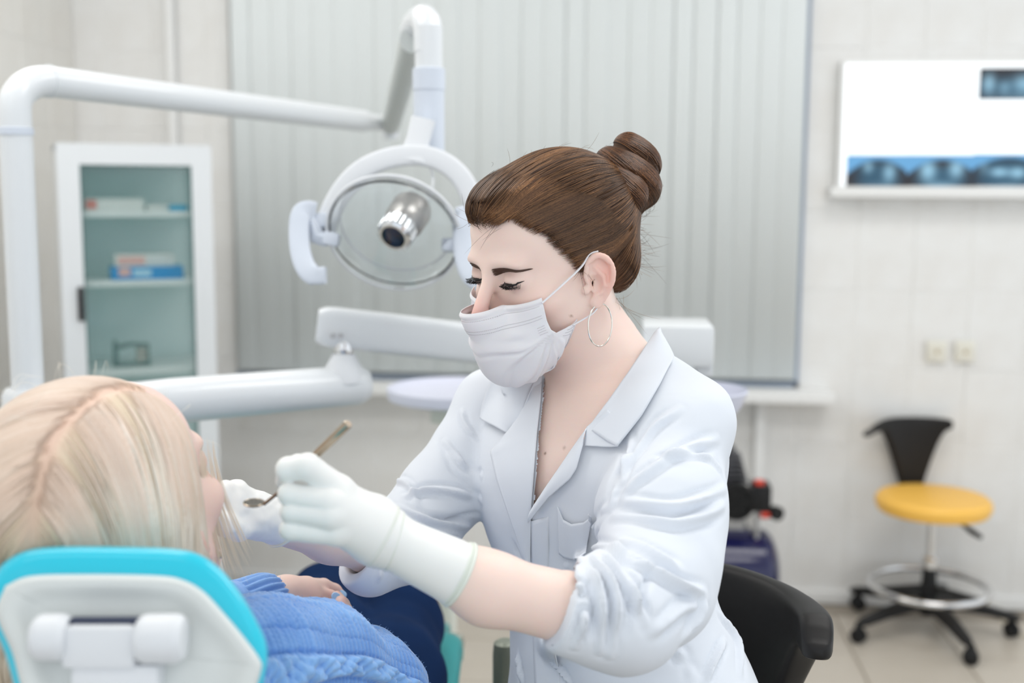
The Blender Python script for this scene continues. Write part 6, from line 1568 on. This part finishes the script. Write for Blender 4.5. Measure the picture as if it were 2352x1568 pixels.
# ribbed cuff
cA, cB = A3(P(590, 1390, 1.305)), A3(P(640, 1374, 1.328)); cax = unit(cB - cA); rc = pos - cA; tc_ = rc @ cax; rr_ = rc - tc_[:, None] * cax; R1 = np.array(axes(Vector(map(float, cax)), (0, 0, 1))); ang = np.arctan2(rr_ @ R1[:, 1], rr_ @ R1[:, 0]); isc = (tc_ > -0.022) & (np.linalg.norm(rr_, axis=1) < 0.045)
dsp = np.where(isc, 0.0016 * np.sin(ang * 22), dsp)
dsp += 0.001 * vnoise(pos, 60, 4)
pos = pos + nr * dsp[:, None].astype(f4)
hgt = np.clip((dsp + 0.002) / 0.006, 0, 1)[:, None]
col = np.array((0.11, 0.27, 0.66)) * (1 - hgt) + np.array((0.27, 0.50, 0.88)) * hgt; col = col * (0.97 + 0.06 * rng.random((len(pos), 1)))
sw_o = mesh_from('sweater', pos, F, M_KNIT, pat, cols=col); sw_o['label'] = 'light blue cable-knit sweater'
# fuzz on the wool
gI = rng.choice(len(pos), 9000, replace=False); vis = ((EYEN - pos[gI]) * nr[gI]).sum(1) > -0.2; gI = gI[vis]; b0 = pos[gI]; tn = unit(nr[gI] + 0.9 * rng.normal(size=(len(gI), 3))); fz = np.stack([b0 + tn * L for L in (0, 0.0012, 0.0024, 0.0034)], 1) + np.array([0, 0, 0]); strands('wool_fuzz', fz, 0.00013, mat('wool_fuzz', (0.30, 0.52, 0.88), 0.9), sw_o)
# jeans
M_JEAN = mat('dark_navy_denim', (0.006, 0.022, 0.075), 0.9, spec=0.08, bump=(500, 0.2, 0.0005), var=(12, .5, (0.003, 0.011, 0.04)))
def jeans(X):
    d = chain(X, PD([(690, 1650, 1.52), (735, 1500, 1.75), (752, 1392, 1.96)]), [0.105, 0.084, 0.066], 0.04)
    d = smin(d, chain(X, PD([(752, 1392, 1.96), (840, 1440, 2.25), (880, 1475, 2.42)]), [0.064, 0.052, 0.042], 0.03), 0.03)
    e = chain(X, PD([(800, 1700, 1.52), (885, 1560, 1.70), (915, 1432, 1.90)]), [0.105, 0.078, 0.066], 0.04)
    e = smin(e, chain(X, PD([(915, 1432, 1.90), (930, 1470, 2.2), (940, 1490, 2.36)]), [0.064, 0.052, 0.040], 0.03), 0.03)
    return smin(d, e, 0.012)
bb = np.array([tuple(q) for q in PD([(560, 1800, 1.45), (1050, 1850, 1.5), (620, 1290, 2.0), (1050, 1300, 2.0), (1000, 1560, 2.5), (700, 1350, 2.4)])])
pos, F = polymesh(jeans, bb.min(0) - 0.04, bb.max(0) + 0.04, 0.006)
nr, _ = grad(jeans, pos); pos = pos + unit(nr) * (0.0035 * vnoise(pos, 14, 2) + 0.0015 * vnoise(pos, 40, 2))[:, None]
je = mesh_from('jeans', pos, F, M_JEAN, pat)
for q, q2 in (((882, 1476, 2.43), (905, 1440, 2.52)), ((942, 1492, 2.37), (965, 1455, 2.46))):
    a, b = P(*q), P(*q2); MB().tube([a - (b - a) * .2, a, a.lerp(b, .6), b + V3(0, 0, .02), b + V3(0, 0, .05)], [0.03, 0.042, 0.04, 0.038, 0.02], 16).build('shoe', M_BLACKPL, pat)

# ------------------------------------------------------------------ dental chair
ch = thing('dental_chair', 'reclined dental chair with turquoise upholstery and white headrest shell', 'dental chair', tuple(P(640, 1500, 1.7).to_2d()) + (0,))
M_SHELL = mat('off_white_shell', (0.66, 0.69, 0.68), 0.4)
def rounded(poly, k): return [tuple(v) for v in sm([Vector((a, b, 0)) for a, b in poly] + [Vector((*poly[0], 0))], k)[:-1]]
def plate(poly, prof, D0, tiltn, name, m, parent):
    """poly in the headrest plane; prof: [(inset px, depth)] from the camera side to the patient side"""
    N = len(poly); pc = np.array([(a, b) for a, b, _ in poly]); cen = pc.mean(0); vs = []; fs = []
    tg = np.roll(pc, -1, 0) - np.roll(pc, 1, 0); nn = np.stack([tg[:, 1], -tg[:, 0]], 1); nn /= np.linalg.norm(nn, axis=1, keepdims=True)
    if ((pc - cen) * nn).sum() < 0: nn = -nn
    def inset(q, ins, i): return q - nn[i] * ins if ins <= 20 else cen + (q - nn[i] * 20 - cen) * (1 - (ins - 20) / 250)
    def pt(q, dz): return np.array(P(q[0], q[1], D0 + dz + tiltn * (q[1] - 1450)))
    for ins, dz in prof:
        for i in range(N): vs.append(pt(inset(pc[i], ins, i), dz))
    for r in range(len(prof) - 1):
        for i in range(N): fs.append((r * N + i, r * N + (i + 1) % N, (r + 1) * N + (i + 1) % N, (r + 1) * N + i))
    for r, flip in ((0, True), (len(prof) - 1, False)):
        ci = len(vs); vs.append(pt(cen, prof[r][1] + (0.0 if flip else 0.012)))
        for i in range(N):
            t3 = (r * N + i, r * N + (i + 1) % N, ci); fs.append(t3[::-1] if flip else t3)
    return mesh_from(name, vs, fs, m, parent)
shell_p = rounded([(12, 1345), (70, 1322), (200, 1318), (360, 1321), (420, 1331), (468, 1358), (515, 1408), (560, 1462), (596, 1512), (600, 1540), (575, 1610), (520, 1690), (420, 1740), (230, 1745), (120, 1700), (60, 1610), (28, 1500), (-8, 1410)], 6)
cush_p = rounded([(-22, 1330), (10, 1290), (65, 1262), (150, 1254), (290, 1255), (395, 1259), (455, 1271), (507, 1306), (553, 1362), (590, 1425), (613, 1480), (612, 1535), (590, 1610), (530, 1700), (420, 1755), (230, 1760), (110, 1710), (45, 1610), (10, 1500), (-30, 1400)], 6)
hrs = plate(shell_p, [(200, 0.010), (110, 0.010), (62, 0.009), (44, 0.0035), (30, 0.002), (14, 0.001), (8, 0.002), (2, 0.006), (0, 0.014), (0, 0.03)], 0.84, -0.00008, 'headrest_shell', M_SHELL, ch)
plate(cush_p, [(30, 0.016), (10, 0.018), (2, 0.024), (0, 0.034), (0, 0.046), (5, 0.058), (16, 0.066), (40, 0.070), (140, 0.074)], 0.84, -0.00008, 'headrest_cushion', M_TEAL, ch)
# recessed field and hinge block on the shell
Rc = CROT
def pb(mb, x0, x1, y0, y1, d0, d1, bev=0.003):
    c = P((x0 + x1) / 2, (y0 + y1) / 2, (d0 + d1) / 2); k = (d0 + d1) / 2 / FPX; return mb.box(c, ((x1 - x0) * k, (y1 - y0) * k, d1 - d0), Rc, bev)
def hcyl(x0, x1, yc, r, D): 
    a, b = P(x0, yc, D), P(x1, yc, D); ax = (b - a).normalized(); return MB().tube([a, a + ax * .003, a + ax * .006, b - ax * .006, b - ax * .003, b], [r * .80, r * .96, r, r, r * .96, r * .80], 26)
m_ = hcyl(80, 160, 1463, 0.0165, 0.834); m_.build('hinge_barrel', M_WHITEPL, ch)
m_ = hcyl(318, 424, 1466, 0.0175, 0.834); m_.build('hinge_barrel', M_WHITEPL, ch)
mb = MB(); a, b = P(330, 1466, 0.824), P(430, 1470, 0.830); mb.tube([P(322, 1450, .884), P(372, 1455, .882), P(400, 1480, .886), P(395, 1505, .890)], [0.010, 0.013, 0.010, 0.006], 16); mb.build('hinge_cover', M_WHITEPL, ch)
mb = MB(); pb(mb, 150, 320, 1432, 1530, 0.824, 0.845, 0.006); pb(mb, 175, 378, 1515, 1760, 0.828, 0.855, 0.006); mb.build('headrest_bracket', M_WHITEPL, ch)
mb = MB(); pb(mb, 163, 321, 1418, 1434, 0.833, 0.843, 0.001); mb.build('bracket_slot', mat('slot_dark', (0.03, 0.04, 0.08), 0.6), ch)
# backrest, seat, leg rest, base
def slab(pts, w, th_, name, m, edge=0.02):
    mb = MB(); n = 20; up = Vector((0, 0, 1)); vs = []; fs = []
    sp_ = sm(pts, 5)
    for i, p in enumerate(sp_):
        t = (sp_[min(i + 1, len(sp_) - 1)] - sp_[max(i - 1, 0)]).normalized(); sd_ = RW; nrm_ = sd_.cross(t).normalized(); 
        if nrm_.z < 0: nrm_ = -nrm_
        e = 1.0 if 0 < i < len(sp_) - 1 else 0.9
        for j in range(n * 2):
            a = 2 * PI * j / (2 * n); ca, sa = math.cos(a), math.sin(a)
            vs.append(p + sd_ * (math.copysign(abs(ca) ** .35, ca) * w * e) + nrm_ * (math.copysign(abs(sa) ** .5, sa) * th_ * e))
    k = 2 * n
    for i in range(len(sp_) - 1):
        for j in range(k): fs.append((i * k + j, i * k + (j + 1) % k, (i + 1) * k + (j + 1) % k, (i + 1) * k + j))
    fs.append(tuple(range(k - 1, -1, -1))); fs.append(tuple((len(sp_) - 1) * k + j for j in range(k)))
    return mesh_from(name, vs, fs, m, ch)
zs_ = P(1040, 1500, 1.98).z - 0.035; xr_ = P(1062, 1510, 1.95)
ctr = lambda D, z: (EYE + VW * D + RW * (-0.33)) * 1 + V3(0, 0, z - 1.42)
slab([ctr(1.02, zs_ + 0.26), ctr(1.20, zs_ + 0.13), ctr(1.40, zs_ + 0.03), ctr(1.55, zs_ - 0.02)], 0.235, 0.035, 'backrest', M_TEALD)
slab([ctr(1.50, zs_ - 0.005), ctr(1.70, zs_ + 0.0), ctr(1.90, zs_ + 0.0), ctr(2.02, zs_ - 0.008), ctr(2.06, zs_ - 0.03)], 0.245, 0.035, 'seat', M_TEALD)
slab([ctr(2.07, zs_ - 0.02), ctr(2.3, zs_ - 0.09), ctr(2.5, zs_ - 0.16)], 0.20, 0.03, 'leg_rest', M_TEALD)
mb = MB(); c0 = ctr(1.65, 0); c0.z = 0; box_between(mb, (c0.x - .14, c0.y - .16, 0.05), (c0.x + .14, c0.y + .16, zs_ - 0.035), bev=0.03); mb.build('base_column', M_SHELL, ch)
mb = MB(); box_between(mb, (c0.x - .24, c0.y - .40, 0), (c0.x + .24, c0.y + .40, 0.06), bev=0.02); mb.build('base_plate', M_SHELL, ch)
M_OLIVE = mat('olive_grey_metal', (0.20, 0.22, 0.18), 0.35, metal=0.2)
ps = P(1160, 1470, 1.72); mb = MB(); zz = ps.z; mb.tube([V3(ps.x, ps.y, zs_ - 0.30), V3(ps.x, ps.y, zz - 0.02), V3(ps.x, ps.y, zz - 0.004), V3(ps.x, ps.y, zz)], [0.018, 0.018, 0.0165, 0.011], 24)
mb.tube([V3(ps.x, ps.y, zs_ - 0.29), V3(ps.x - 0.10, ps.y - 0.02, zs_ - 0.29), V3(c0.x + 0.1, c0.y, zs_ - 0.25)], 0.016, 16); mb.build('armrest_post', M_OLIVE, ch)
# translucent foot cover beyond the seat
fc0 = P(1030, 1480, 2.12); mb = MB(); mb.box(fc0, (0.055, 0.05, 0.034), None, 0.012); mb.build('seat_end_cap', mat('smoky_clear_plastic', (0.55, 0.55, 0.47), 0.25, trans=0.3), ch)
